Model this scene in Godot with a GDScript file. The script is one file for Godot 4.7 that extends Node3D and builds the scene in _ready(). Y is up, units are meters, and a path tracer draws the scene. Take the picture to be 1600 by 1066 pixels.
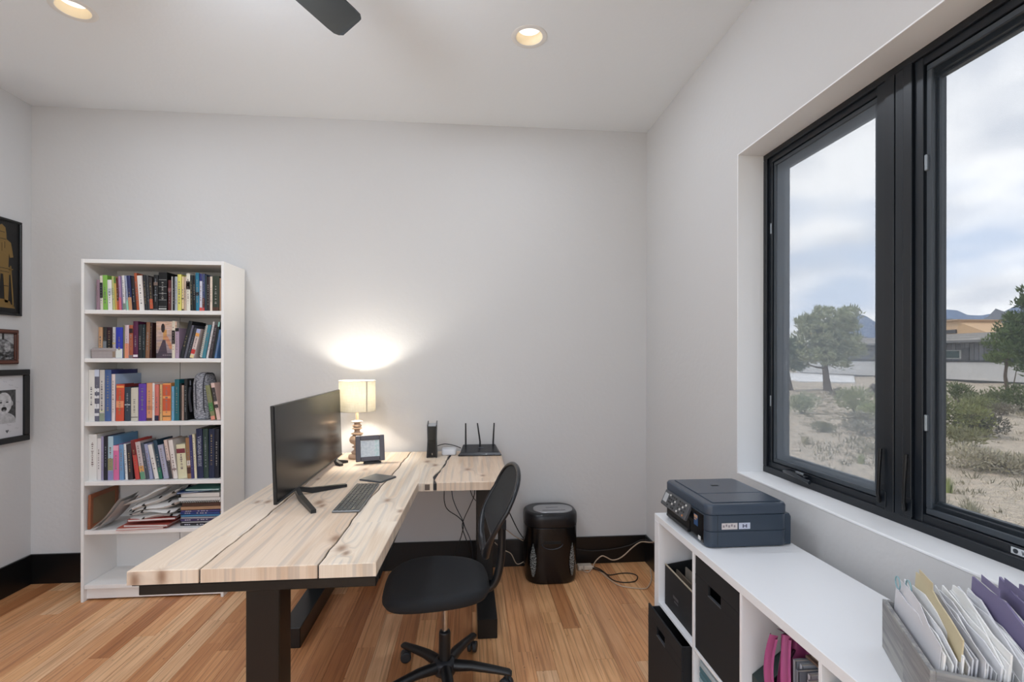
extends Node3D
# A home office: plank desk, bookcase, task chair, cube shelf with printer, casement window on a dry meadow.
# World: x runs right along the back wall, y up, -z away from the camera. Distances away from the camera are written d.

const CEIL := 3.045
const WALL_L := -2.773
const WALL_R := 1.263
const WALL_B := 3.381     # back wall, as d
const WALL_F := -0.36     # wall behind the camera, as d
const DESK_H := 0.81
const CAB_H := 0.77

const CAN_ENERGY := 0.62
const FAN_FILL_ENERGY := 1.12
const DESK_LAMP_ENERGY := 0.27
const TOP_BOOKS := [
	["thin lavender paperback at left end",-2204,18,181,0.0,3125,123,[150,122,136],[],[]],
	["slim cream paperback with black spine label",-2183,16,206,-1.9,3125,140,[214,206,190],[],[[0.35,0.80,[25,28,28]]]],
	["lime green hardback",-2166,25,209,-1.4,3125,142,[128,180,78],[],[]],
	["short plain white paperback",-2139,24,182,-3.1,3125,124,[228,227,222],[],[[0.50,0.72,[190,195,200]]]],
	["pale yellow-green slim book",-2112,12,204,-2.2,3125,139,[186,190,118],[],[]],
	["mustard slim book with green head",-2099,11,201,-3.1,3125,137,[205,165,85],[],[[0.80,1.00,[90,130,60]]]],
	["maroon slim book beside lilac one",-2087,12,193,-3.6,3125,131,[92,26,26],[],[[0.00,0.30,[190,90,50]]]],
	["lilac paperback with pink foot",-2075,13,205,-4.2,3125,139,[172,130,168],[],[[0.00,0.38,[214,110,130]]]],
	["thin violet-grey booklet",-2062,7,204,-5.1,3125,139,[118,105,140],[],[]],
	["white paperback with patterned foot",-2054,14,209,-4.4,3125,142,[222,217,216],[],[[0.02,0.20,[120,135,120]]]],
	["pale blue book with mint foot",-2034,12,208,-5.5,3125,141,[152,160,185],[],[[0.00,0.30,[150,205,180]]]],
	["navy book with tan lower third",-2021,20,209,-6.0,3125,142,[38,44,92],[],[[0.00,0.38,[200,150,110]]]],
	["black paperback right of navy-and-tan book",-1999,20,200,-4.0,3125,136,[28,25,30],[],[]],
	["tall rust orange book",-1978,15,225,-5.1,3125,153,[172,84,48],[],[]],
	["white book with pink edge and mottled spine",-1962,28,210,-4.1,3125,142,[226,208,202],[],[[0.00,1.00,[232,226,220]]]],
	["black book with white speckled lettering",-1933,17,214,-3.5,3125,146,[30,33,38],[],[]],
	["charcoal slim book",-1915,12,212,-3.2,3125,144,[52,52,54],[],[]],
	["dark brown book with orange flower print",-1903,19,202,-2.8,3125,138,[46,38,36],[],[[0.05,0.35,[190,90,60]]]],
	["black book with grey bands, left of thick black volume",-1883,25,216,0.0,3125,147,[24,25,28],[],[[0.02,0.05,[120,120,125]],[0.42,0.45,[110,110,115]],[0.70,0.80,[120,100,90]]]],
	["thick black volume with silver bands and emblems",-1855,48,233,0.0,3125,190,[12,13,17],[],[[0.03,0.07,[190,190,185]],[0.10,0.12,[150,150,150]],[0.27,0.29,[150,150,150]],[0.44,0.46,[150,150,150]],[0.61,0.63,[150,150,150]],[0.79,0.81,[150,150,150]]]],
	["dark maroon book right of thick black volume",-1801,18,185,0.0,3125,126,[84,26,26],[],[[0.62,0.75,[130,80,80]]]],
	["very thin white booklet beside maroon book",-1782,6,207,0.0,3125,141,[205,200,195],[],[]],
	["black slim book beside silver-grey one",-1775,12,205,0.0,3125,139,[24,26,28],[],[]],
	["silver-grey slim book",-1763,15,207,0.0,3125,141,[172,178,184],[],[]],
	["bright yellow hardback",-1747,22,221,-1.3,3125,150,[216,210,106],[],[]],
	["thin cream-yellow book right of bright yellow one",-1723,12,208,0.0,3125,141,[228,204,156],[],[[0.00,0.06,[60,50,40]],[0.34,0.38,[60,50,40]]]],
	["beige slim book",-1710,13,207,-1.7,3125,141,[190,166,148],[],[]],
	["cream book with black oval emblem",-1696,22,227,-3.3,3125,155,[226,221,206],[],[[0.57,0.80,[70,66,66]],[0.60,0.77,[205,200,196]]]],
	["black-green hardback",-1673,15,217,-2.9,3125,148,[20,32,32],[],[]],
	["black hardback left of teal book",-1657,15,217,-2.4,3125,148,[16,17,18],[],[]],
	["teal book with black dots",-1641,19,232,-2.0,3125,158,[38,122,152],[],[[0.40,0.50,[20,30,40]]]],
	["white book with navy head and red foot",-1621,16,227,0.0,3125,154,[205,205,218],[],[[0.00,0.10,[214,84,76]],[0.80,1.00,[46,48,110]]]],
	["blue-grey book with red foot",-1604,13,227,0.0,3125,154,[62,74,116],[],[[0.00,0.10,[200,76,70]],[0.10,0.35,[100,50,40]]]],
	["dark teal slim book",-1590,10,217,0.0,3125,148,[44,62,68],[],[]],
	["brown-black book with dotted spine",-1580,18,208,0.0,3125,141,[46,32,34],[],[]],
	["cream slim book near right end",-1561,14,211,0.0,3125,143,[232,214,196],[],[]],
	["wide dark olive book",-1546,39,214,0.0,3125,146,[46,56,42],[],[[0.00,0.12,[80,50,35]]]],
	["tan slim book at right end",-1505,7,201,0.0,3125,137,[192,152,122],[],[]],
]
const SECOND_BOOKS := [
	["tan slim book behind silver box",-2241,23,189,0.0,3195,129,[214,170,130],[],[]],
	["black book with grey blocks behind silver box",-2215,21,190,0.0,3195,129,[52,52,52],[],[[0.15,0.55,[140,145,150]]]],
	["black and plum book behind silver box",-2193,28,189,0.0,3195,129,[58,30,44],[],[[0.30,0.60,[30,30,34]]]],
	["grey-white slim book right of silver box",-2114,17,187,0.0,3125,127,[192,188,190],[],[[0.02,0.22,[150,130,110]],[0.45,0.50,[200,180,110]]]],
	["bright blue book with white lower third",-2095,39,185,0.0,3125,126,[44,58,172],[],[[0.00,0.31,[222,226,220]]]],
	["thin olive book",-2055,9,198,0.0,3125,135,[108,108,82],[],[]],
	["pale pink book with salmon lower half",-2045,23,199,0.0,3125,135,[208,186,192],[],[[0.00,0.45,[226,146,116]]]],
	["terracotta book with dark figure",-2021,22,199,0.0,3125,135,[168,88,58],[],[[0.75,0.90,[50,30,30]],[0.00,0.10,[120,110,110]]]],
	["tall plum hardback with white label at foot",-1998,28,222,0.0,3125,151,[86,26,66],[],[[0.03,0.10,[225,215,220]]]],
	["black hardback right of plum one",-1969,21,204,0.0,3125,139,[20,28,34],[],[]],
	["black-teal hardback",-1947,17,204,0.0,3125,139,[18,36,40],[],[]],
	["tan-brown antique book",-1929,22,217,1.3,3125,148,[134,94,68],[],[]],
	["dark maroon slim book",-1906,12,216,1.3,3125,147,[50,20,20],[],[]],
	["cream book with black upper spine",-1779,18,225,0.0,3125,153,[222,212,192],[],[[0.38,0.75,[18,18,20]]]],
	["lilac-pink book with black head",-1760,22,183,0.0,3125,124,[176,152,172],[],[[0.88,1.00,[25,25,28]]]],
	["leaning tall black binder",-1736,21,229,13.4,3125,156,[24,28,34],[],[]],
	["leaning grey slim booklet",-1712,14,204,13.0,3125,139,[92,92,104],[],[]],
	["leaning charcoal booklet",-1696,16,188,13.8,3125,128,[52,54,62],[],[]],
	["leaning white book with orange and red bands",-1678,23,180,13.5,3125,122,[214,196,190],[],[[0.00,0.12,[222,200,150]],[0.14,0.30,[200,60,56]],[0.74,0.86,[226,160,84]],[0.86,1.00,[170,178,214]]]],
	["leaning teal book",-1608,20,205,10.1,3125,140,[62,128,144],[],[]],
	["leaning thin white book",-1583,12,224,12.4,3125,152,[216,211,211],[],[]],
	["leaning dark brown book with dotted spine",-1570,20,204,12.7,3125,139,[62,52,56],[],[]],
	["leaning black book with mint head",-1548,11,225,9.5,3125,153,[28,40,44],[],[[0.86,1.00,[150,200,190]]]],
	["leaning steel blue booklet at right end",-1536,13,176,9.5,3125,120,[88,124,168],[],[]],
]
const THIRD_BOOKS := [
	["wide white book at left end",-2251,33,306,0.0,3125,200,[224,222,216],[],[]],
	["black and white zigzag patterned book",-2216,27,309,0.0,3125,200,[100,100,116],[],[[0.10,0.16,[225,225,228]],[0.24,0.34,[225,225,228]],[0.44,0.50,[225,225,228]],[0.56,0.64,[225,225,228]],[0.86,1.00,[205,212,228]]]],
	["tall cream book with green-grey foot",-2188,28,307,0.0,3125,200,[204,199,194],[],[[0.00,0.16,[140,150,130]],[0.18,0.22,[215,215,180]]]],
	["tall blue hardback",-2156,35,307,0.0,3125,250,[74,100,152],[44,52,120],[]],
	["white book with pale sky-blue cover",-2119,20,281,0.0,3125,240,[224,208,204],[176,198,228],[]],
	["thick red-orange paperback",-2096,46,220,1.0,3125,150,[204,80,54],[120,30,30],[[0.36,0.55,[230,150,110]],[0.90,0.96,[235,160,90]]]],
	["navy book with pale round emblem",-2046,34,203,0.0,3125,138,[44,60,74],[],[[0.46,0.50,[190,200,205]]]],
	["cream paperback with grey head corner",-2010,40,199,0.0,3125,135,[208,203,188],[],[[0.10,0.13,[90,85,80]]]],
	["purple paperback",-1967,43,223,0.0,3125,152,[96,60,164],[],[]],
	["peach book with black marks",-1922,32,227,0.0,3125,154,[218,152,112],[],[[0.00,0.08,[90,60,60]],[0.28,0.40,[200,130,90]]]],
	["thin white book left of coral one",-1890,13,227,0.0,3125,154,[226,217,212],[],[]],
	["coral book with navy foot",-1876,24,218,0.0,3125,148,[204,112,100],[],[[0.00,0.15,[36,34,62]]]],
	["thin tan book with dark flecks",-1848,15,219,0.0,3125,149,[206,172,122],[],[]],
	["thick orange book with red block lettering",-1831,46,224,0.0,3125,152,[236,162,96],[],[[0.26,0.60,[205,90,54]],[0.66,0.97,[205,90,54]],[0.10,0.14,[120,90,60]]]],
	["light blue slim book",-1781,16,207,0.0,3125,141,[110,165,196],[],[]],
	["dark teal tall book",-1763,26,248,0.0,3125,169,[28,100,110],[],[]],
	["thin black book between teal and tan books",-1735,11,224,0.0,3125,152,[22,22,24],[],[]],
	["thin tan-grey book left of grey pouch",-1723,13,213,0.0,3125,145,[168,142,128],[],[]],
	["black tall book touching grey pouch",-1709,18,251,0.0,3125,171,[26,27,28],[],[]],
	["green and tan book leaning on grey pouch",-1553,26,213,-9.5,3125,75,[130,132,92],[],[[0.25,0.50,[70,130,70]],[0.00,0.12,[215,140,120]]]],
	["pale pink book with black title leaning left",-1519,21,228,-9.5,3125,75,[222,192,182],[],[[0.32,0.42,[40,36,38]],[0.50,0.88,[60,54,56]]]],
]
const FOURTH_BOOKS := [
	["wide white ring binder at left end",-2272,46,274,0.0,3125,260,[226,225,221],[],[]],
	["white slim book right of white binder",-2204,23,250,-2.3,3125,170,[221,217,216],[],[]],
	["thin lavender booklet beside black book",-2180,14,261,-2.9,3125,178,[150,145,175],[],[]],
	["black book with small white dots",-2166,24,261,-3.3,3125,178,[30,32,42],[],[]],
	["pale landscape book with sky blue cover",-2141,29,261,-4.0,3125,220,[176,202,214],[120,175,220],[[0.00,0.22,[140,140,185]],[0.22,0.50,[150,150,110]]]],
	["pink paperback",-2108,32,206,-5.6,3125,140,[218,112,162],[],[[0.85,1.00,[235,170,190]]]],
	["light blue paperback leaning",-2074,25,211,-7.6,3125,143,[112,152,192],[],[]],
	["thin bowed white booklet",-2041,14,215,-10.2,3125,146,[226,226,226],[],[]],
	["dark grey slim book with red foot",-2025,27,211,-10.4,3125,144,[54,48,54],[],[]],
	["red book with dark lettering block at head",-1984,24,237,-15.1,3125,161,[196,70,64],[],[[0.62,1.00,[110,36,38]]]],
	["cream book with orange and green foot",-1954,28,226,-14.9,3125,153,[200,186,184],[],[[0.00,0.20,[100,150,120]],[0.20,0.36,[220,160,90]]]],
	["dark slate book",-1924,19,220,-13.2,3125,149,[70,76,88],[],[]],
	["lilac-blue slim book",-1903,19,214,-11.0,3125,145,[152,157,188],[],[]],
	["white slim book leaning, beside navy-green one",-1875,24,211,-12.1,3125,143,[226,221,216],[],[]],
	["navy and green book leaning",-1849,21,236,-9.0,3125,160,[34,62,82],[],[[0.00,0.30,[40,110,90]]]],
	["lavender-grey book leaning",-1824,30,207,-12.3,3125,141,[168,168,190],[],[]],
	["pink-white book with black lower half",-1789,18,237,-9.0,3125,161,[218,194,184],[],[[0.00,0.48,[60,60,64]]]],
	["white book with small round emblem at foot",-1768,25,235,-7.8,3125,160,[226,217,211],[],[[0.22,0.27,[150,130,130]]]],
	["cream paperback with plum bowl emblem",-1741,52,207,-3.9,3125,141,[218,212,178],[],[[0.74,0.88,[120,50,60]]]],
	["tan-brown book with white label",-1687,21,246,-3.3,3125,168,[152,112,76],[],[[0.32,0.45,[215,205,195]],[0.12,0.28,[80,45,40]]]],
	["purple and navy slim book",-1666,17,262,-3.5,3125,178,[78,72,128],[],[[0.00,1.00,[60,58,110]]]],
	["thin cream book left of large navy volume",-1648,14,267,-3.2,3125,182,[227,217,187],[],[]],
	["large navy volume with vertical capital lettering",-1633,36,300,-1.5,3125,200,[28,36,72],[],[]],
	["large dark green volume",-1595,28,301,-1.1,3125,200,[42,64,58],[],[]],
	["large navy volume with white spine text, right of green",-1566,32,300,0.0,3125,200,[26,36,66],[],[]],
	["large blue-black volume at right end",-1533,25,299,0.0,3125,200,[16,21,37],[],[]],
]

# ---------------------------------------------------------------- mesh builder
class MB:
	var v := PackedVector3Array()
	var n := PackedVector3Array()
	var t := PackedVector2Array()
	var c := PackedColorArray()
	var col := Color(1, 1, 1)
	var xf := Transform3D()
	var uvo := Vector2.ZERO

	func tri(a: Vector3, b: Vector3, d: Vector3, na: Vector3, nb: Vector3, nd: Vector3, ua := Vector2.ZERO, ub := Vector2.ZERO, ud := Vector2.ZERO) -> void:
		a = xf * a; b = xf * b; d = xf * d
		var m := xf.basis
		na = (m * na).normalized(); nb = (m * nb).normalized(); nd = (m * nd).normalized()
		if (b - a).cross(d - a).dot(na + nb + nd) > 0.0:
			v.append_array([a, d, b]); n.append_array([na, nd, nb]); t.append_array([ua + uvo, ud + uvo, ub + uvo])
		else:
			v.append_array([a, b, d]); n.append_array([na, nb, nd]); t.append_array([ua + uvo, ub + uvo, ud + uvo])
		c.append_array([col, col, col])

	func puv(p: Vector3, nn: Vector3) -> Vector2:
		var q := nn.abs()
		if q.y >= q.x and q.y >= q.z: return Vector2(p.x, p.z)
		if q.x >= q.z: return Vector2(p.z, p.y)
		return Vector2(p.x, p.y)

	func face(pts: Array, nn: Vector3) -> void:   # flat convex polygon
		for i in range(1, pts.size() - 1):
			tri(pts[0], pts[i], pts[i + 1], nn, nn, nn, puv(pts[0], nn), puv(pts[i], nn), puv(pts[i + 1], nn))

	func flat(pts: Array, outward: Vector3) -> void:  # normal computed, facing outward
		var nn: Vector3 = (pts[1] - pts[0]).cross(pts[2] - pts[0]).normalized()
		if nn.dot(outward) < 0.0: nn = -nn
		face(pts, nn)

	func box(at: Vector3, size: Vector3, bev := 0.0, basis := Basis()) -> MB:
		var keep := xf
		xf = xf * Transform3D(basis, at)
		var h := size * 0.5
		var b: float = min(bev, min(h.x, min(h.y, h.z)) * 0.9)
		for ax in 3:
			for s in [-1.0, 1.0]:
				var nn := Vector3.ZERO
				nn[ax] = s
				var i := (ax + 1) % 3
				var j := (ax + 2) % 3
				var pts := []
				for q in [[-1, -1], [1, -1], [1, 1], [-1, 1]]:
					var p := Vector3.ZERO
					p[ax] = s * h[ax]; p[i] = q[0] * (h[i] - b); p[j] = q[1] * (h[j] - b)
					pts.append(p)
				face(pts, nn)
				if b > 0.0:
					for s2 in [-1.0, 1.0]:      # edge between +-ax and +-i
						var p0 := Vector3.ZERO
						p0[ax] = s * h[ax]; p0[i] = s2 * (h[i] - b); p0[j] = -(h[j] - b)
						var p1 := p0
						p1[j] = h[j] - b
						var p2 := p1
						p2[ax] = s * (h[ax] - b); p2[i] = s2 * h[i]
						var p3 := p2
						p3[j] = -(h[j] - b)
						var en := Vector3.ZERO
						en[ax] = s; en[i] = s2
						face([p0, p1, p2, p3], en.normalized())
		if b > 0.0:
			for sx in [-1.0, 1.0]:
				for sy in [-1.0, 1.0]:
					for sz in [-1.0, 1.0]:
						face([Vector3(sx * h.x, sy * (h.y - b), sz * (h.z - b)), Vector3(sx * (h.x - b), sy * h.y, sz * (h.z - b)), Vector3(sx * (h.x - b), sy * (h.y - b), sz * h.z)], Vector3(sx, sy, sz).normalized())
		xf = keep
		return self

	func span(a: Vector3, b: Vector3, bev := 0.0) -> MB:   # box between two corners
		return box((a + b) * 0.5, (b - a).abs(), bev)

	func loft(rings: Array, cap0 := true, cap1 := true) -> MB:   # closed rings of equal count, smooth
		var m := rings.size()
		var k: int = rings[0].size()
		var cen := []
		for r in rings:
			var s := Vector3.ZERO
			for p in r: s += p
			cen.append(s / k)
		var nor := []
		var flip := 0.0
		for i in m:
			var row := []
			for j in k:
				var du: Vector3 = rings[i][(j + 1) % k] - rings[i][(j - 1 + k) % k]
				var dv: Vector3 = rings[min(i + 1, m - 1)][j] - rings[max(i - 1, 0)][j]
				var q := du.cross(dv)
				if q.length() < 1e-12: q = rings[i][j] - cen[i]
				q = q.normalized()
				row.append(q)
				flip += q.dot(rings[i][j] - cen[i])
			nor.append(row)
		if flip < 0.0:
			for row in nor:
				for j in k: row[j] = -row[j]
		var len_u := 0.0
		for i in m - 1:
			var acc := 0.0
			var step: float = (cen[i + 1] - cen[i]).length()
			for j in k:
				var j2 := (j + 1) % k
				var seg: float = (rings[i][j2] - rings[i][j]).length()
				var ua := Vector2(acc, len_u); var ub := Vector2(acc + seg, len_u)
				var uc := Vector2(acc + seg, len_u + step); var ud := Vector2(acc, len_u + step)
				tri(rings[i][j], rings[i][j2], rings[i + 1][j2], nor[i][j], nor[i][j2], nor[i + 1][j2], ua, ub, uc)
				tri(rings[i][j], rings[i + 1][j2], rings[i + 1][j], nor[i][j], nor[i + 1][j2], nor[i + 1][j], ua, uc, ud)
				acc += seg
			len_u += step
		if cap0: fan(rings[0], cen[0], cen[0] - cen[1])
		if cap1: fan(rings[m - 1], cen[m - 1], cen[m - 1] - cen[m - 2])
		return self

	func loftf(rings: Array) -> MB:   # closed rings, flat faces
		var m := rings.size()
		var k: int = rings[0].size()
		for i in m - 1:
			var c := Vector3.ZERO
			for p in rings[i] + rings[i + 1]: c += p
			c /= 2.0 * k
			for j in k:
				var j2 := (j + 1) % k
				var q := [rings[i][j], rings[i][j2], rings[i + 1][j2], rings[i + 1][j]]
				flat(q, (q[0] + q[1] + q[2] + q[3]) * 0.25 - c)
		for e in [[0, 1], [m - 1, m - 2]]:
			var mid := Vector3.ZERO
			var mid2 := Vector3.ZERO
			for p in rings[e[0]]: mid += p / k
			for p in rings[e[1]]: mid2 += p / k
			fan(rings[e[0]], mid, mid - mid2)
		return self

	func fan(ring: Array, mid: Vector3, out: Vector3) -> void:
		var k := ring.size()
		var nn := Vector3.ZERO
		for j in k: nn += (ring[j] - mid).cross(ring[(j + 1) % k] - mid)
		nn = nn.normalized()
		if nn.dot(out) < 0.0: nn = -nn
		for j in k:
			var b: Vector3 = ring[(j + 1) % k]
			tri(mid, ring[j], b, nn, nn, nn, puv(mid, nn), puv(ring[j], nn), puv(b, nn))

	func tube(pts: Array, r, segs := 8, caps := true) -> MB:     # r: a number or one per point
		var rings := []
		var up := Vector3.UP
		var prev := Vector3.ZERO
		for i in pts.size():
			var tan: Vector3 = (pts[min(i + 1, pts.size() - 1)] - pts[max(i - 1, 0)]).normalized()
			if i == 0:
				up = Vector3.UP if absf(tan.y) < 0.9 else Vector3.RIGHT
			else:
				up = (up - tan * up.dot(tan))
				if up.length() < 1e-4: up = Vector3.RIGHT if absf(tan.x) < 0.9 else Vector3.UP
			var side := tan.cross(up).normalized()
			up = side.cross(tan).normalized()
			var rr: float = r[i] if r is Array else r
			var ring := []
			for j in segs:
				var a := TAU * j / segs
				ring.append(pts[i] + (side * cos(a) + up * sin(a)) * rr)
			rings.append(ring)
		return loft(rings, caps, caps)

	func lathe(prof: Array, segs := 24, at := Vector3.ZERO) -> MB:  # prof: Vector2(radius, y), split where a radius repeats twice at a NAN marker
		var rings := []
		for p in prof:
			if is_nan(p.x):
				if rings.size() > 1: loft(rings, false, false)
				rings = [rings[-1]]
				continue
			var ring := []
			for j in segs:
				var a := TAU * j / segs
				ring.append(at + Vector3(cos(a) * p.x, p.y, sin(a) * p.x))
			rings.append(ring)
		if rings.size() > 1: loft(rings, false, false)
		return self

	func prism(poly: PackedVector2Array, y0: float, y1: float, bev := 0.0) -> MB:  # polygon in x,z from y0 up to y1, top edge chamfered
		var k := poly.size()
		var area := 0.0
		for i in k: area += poly[i].cross(poly[(i + 1) % k])
		var inn := PackedVector2Array()
		for i in k:
			var e0 := (poly[i] - poly[(i - 1 + k) % k]).normalized()
			var e1 := (poly[(i + 1) % k] - poly[i]).normalized()
			var n0 := Vector2(-e0.y, e0.x) * signf(area)
			var n1 := Vector2(-e1.y, e1.x) * signf(area)
			var q := (n0 + n1)
			q = q / max(q.length_squared() * 0.5, 0.3)
			inn.append(poly[i] + q * bev)
		var ids := Geometry2D.triangulate_polygon(inn)
		for i in range(0, ids.size(), 3):
			var p := [inn[ids[i]], inn[ids[i + 1]], inn[ids[i + 2]]]
			var a := Vector3(p[0].x, y1, p[0].y); var b := Vector3(p[1].x, y1, p[1].y); var d := Vector3(p[2].x, y1, p[2].y)
			tri(a, b, d, Vector3.UP, Vector3.UP, Vector3.UP, p[0], p[1], p[2])
		ids = Geometry2D.triangulate_polygon(poly)
		for i in range(0, ids.size(), 3):
			var p := [poly[ids[i]], poly[ids[i + 1]], poly[ids[i + 2]]]
			tri(Vector3(p[0].x, y0, p[0].y), Vector3(p[1].x, y0, p[1].y), Vector3(p[2].x, y0, p[2].y), Vector3.DOWN, Vector3.DOWN, Vector3.DOWN, p[0], p[1], p[2])
		for i in k:
			var a := poly[i]; var b := poly[(i + 1) % k]
			var e := (b - a).normalized()
			var o := Vector2(e.y, -e.x) * signf(area)
			var nn := Vector3(o.x, 0, o.y)
			face([Vector3(a.x, y0, a.y), Vector3(b.x, y0, b.y), Vector3(b.x, y1 - bev, b.y), Vector3(a.x, y1 - bev, a.y)], nn)
			if bev > 0.0:
				var a2 := inn[i]; var b2 := inn[(i + 1) % k]
				var m := (nn + Vector3.UP).normalized()
				tri(Vector3(a.x, y1 - bev, a.y), Vector3(b.x, y1 - bev, b.y), Vector3(b2.x, y1, b2.y), m, m, m, a, b, b2)
				tri(Vector3(a.x, y1 - bev, a.y), Vector3(b2.x, y1, b2.y), Vector3(a2.x, y1, a2.y), m, m, m, a, b2, a2)
		return self

	func grid(f: Callable, nu: int, nv: int, ut := 1.0, vt := 1.0) -> MB:   # open smooth sheet f(u,v) -> Vector3
		var P := []
		for i in nu + 1:
			var row := []
			for j in nv + 1: row.append(f.call(float(i) / nu, float(j) / nv))
			P.append(row)
		var N := []
		for i in nu + 1:
			var row := []
			for j in nv + 1:
				var du: Vector3 = P[min(i + 1, nu)][j] - P[max(i - 1, 0)][j]
				var dv: Vector3 = P[i][min(j + 1, nv)] - P[i][max(j - 1, 0)]
				row.append(dv.cross(du).normalized())
			N.append(row)
		for i in nu:
			for j in nv:
				var u0 := Vector2(ut * i / nu, vt * j / nv); var u1 := Vector2(ut * (i + 1) / nu, vt * (j + 1) / nv)
				tri(P[i][j], P[i + 1][j], P[i + 1][j + 1], N[i][j], N[i + 1][j], N[i + 1][j + 1], u0, Vector2(u1.x, u0.y), u1)
				tri(P[i][j], P[i + 1][j + 1], P[i][j + 1], N[i][j], N[i + 1][j + 1], N[i][j + 1], u0, u1, Vector2(u0.x, u1.y))
		return self

	func mesh(m: Material) -> ArrayMesh:
		var arr := []
		arr.resize(Mesh.ARRAY_MAX)
		arr[Mesh.ARRAY_VERTEX] = v
		arr[Mesh.ARRAY_NORMAL] = n
		arr[Mesh.ARRAY_TEX_UV] = t
		arr[Mesh.ARRAY_COLOR] = c
		var am := ArrayMesh.new()
		am.add_surface_from_arrays(Mesh.PRIMITIVE_TRIANGLES, arr)
		am.surface_set_material(0, m)
		return am

static func rring(hx: float, hz: float, r: float, y: float, seg := 4, cx := 0.0, cz := 0.0) -> Array:  # rounded rectangle ring
	var out := []
	r = min(r, min(hx, hz) * 0.999)
	for q in 4:
		var sx: float = [1, -1, -1, 1][q]
		var sz: float = [1, 1, -1, -1][q]
		for i in seg + 1:
			var a: float = PI * 0.5 * (q + float(i) / seg)
			out.append(Vector3(cx + sx * (hx - r) + cos(a) * r, y, cz + sz * (hz - r) + sin(a) * r))
	return out

static func smooth_path(pts: Array, steps := 6) -> Array:     # Catmull-Rom through the points
	var out := []
	for i in pts.size() - 1:
		var a: Vector3 = pts[max(i - 1, 0)]; var b: Vector3 = pts[i]
		var c: Vector3 = pts[i + 1]; var d: Vector3 = pts[min(i + 2, pts.size() - 1)]
		for s in steps:
			out.append(b.cubic_interpolate(c, a, d, float(s) / steps))
	out.append(pts[-1])
	return out

# ---------------------------------------------------------------- things, parts, materials
var used := {}
var mats := {}
var rng := RandomNumberGenerator.new()

func P(x: float, y: float, d: float) -> Vector3:
	return Vector3(x, y, -d)

func numbered(s: String) -> String:
	used[s] = used.get(s, -1) + 1
	return s if used[s] == 0 else "%s_%03d" % [s, used[s]]

func tag(o: Node, label: String, category: String, group := "") -> void:
	o.set_meta("label", label)
	o.set_meta("category", category)
	if group: o.set_meta("group", group)

func thing(called: String, label: String, category: String, at := Vector3.ZERO, turn := 0.0, group := "") -> Node3D:
	var o := Node3D.new()
	o.name = numbered(called)
	add_child(o)
	o.position = at
	o.rotation.y = turn
	tag(o, label, category, group)
	return o

func part(called: String, mb: MB, m: Material, parent: Node3D, label := "") -> MeshInstance3D:
	var o := MeshInstance3D.new()
	o.name = called
	o.mesh = mb.mesh(m)
	parent.add_child(o, true)
	if label: o.set_meta("label", label)
	return o

func solo(called: String, mb: MB, m: Material, label: String, category: String, group := "") -> MeshInstance3D:
	var o := MeshInstance3D.new()
	o.name = numbered(called)
	o.mesh = mb.mesh(m)
	add_child(o)
	tag(o, label, category, group)
	return o

func struct(called: String, mb: MB, m: Material, label: String, category: String) -> MeshInstance3D:
	var o := solo(called, mb, m, label, category)
	o.set_meta("kind", "structure")
	return o

func mat(hex: String, rough := 0.6, metal := 0.0, spec := 0.5) -> StandardMaterial3D:
	var key := "%s|%s|%s|%s" % [hex, rough, metal, spec]
	if mats.has(key): return mats[key]
	var m := StandardMaterial3D.new()
	m.albedo_color = Color(hex)
	m.roughness = rough
	m.metallic = metal
	m.metallic_specular = spec
	mats[key] = m
	return m

func tone(rgb: Array, rough: float) -> StandardMaterial3D:   # red, green, blue out of 255
	return mat(Color8(rgb[0], rgb[1], rgb[2]).to_html(false), rough)

func glow(hex: String, energy: float, base := "ffffff") -> StandardMaterial3D:
	var m := StandardMaterial3D.new()
	m.albedo_color = Color(base)
	m.emission_enabled = true
	m.emission = Color(hex)
	m.emission_energy_multiplier = energy
	return m

func noise_normal(freq: float, strength: float, size := 256) -> NoiseTexture2D:
	var f := FastNoiseLite.new()
	f.seed = 11
	f.noise_type = FastNoiseLite.TYPE_SIMPLEX_SMOOTH
	f.frequency = freq
	f.fractal_octaves = 3
	var tx := NoiseTexture2D.new()
	tx.width = size; tx.height = size
	tx.seamless = true
	tx.as_normal_map = true
	tx.bump_strength = strength
	tx.noise = f
	return tx

func bumpy(hex: String, rough: float, freq: float, strength: float, scale: float) -> StandardMaterial3D:
	var m := StandardMaterial3D.new()
	m.albedo_color = Color(hex)
	m.roughness = rough
	m.normal_enabled = true
	m.normal_texture = noise_normal(freq, strength)
	m.uv1_triplanar = true
	m.uv1_world_triplanar = true
	m.uv1_scale = Vector3.ONE * scale
	return m

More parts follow.
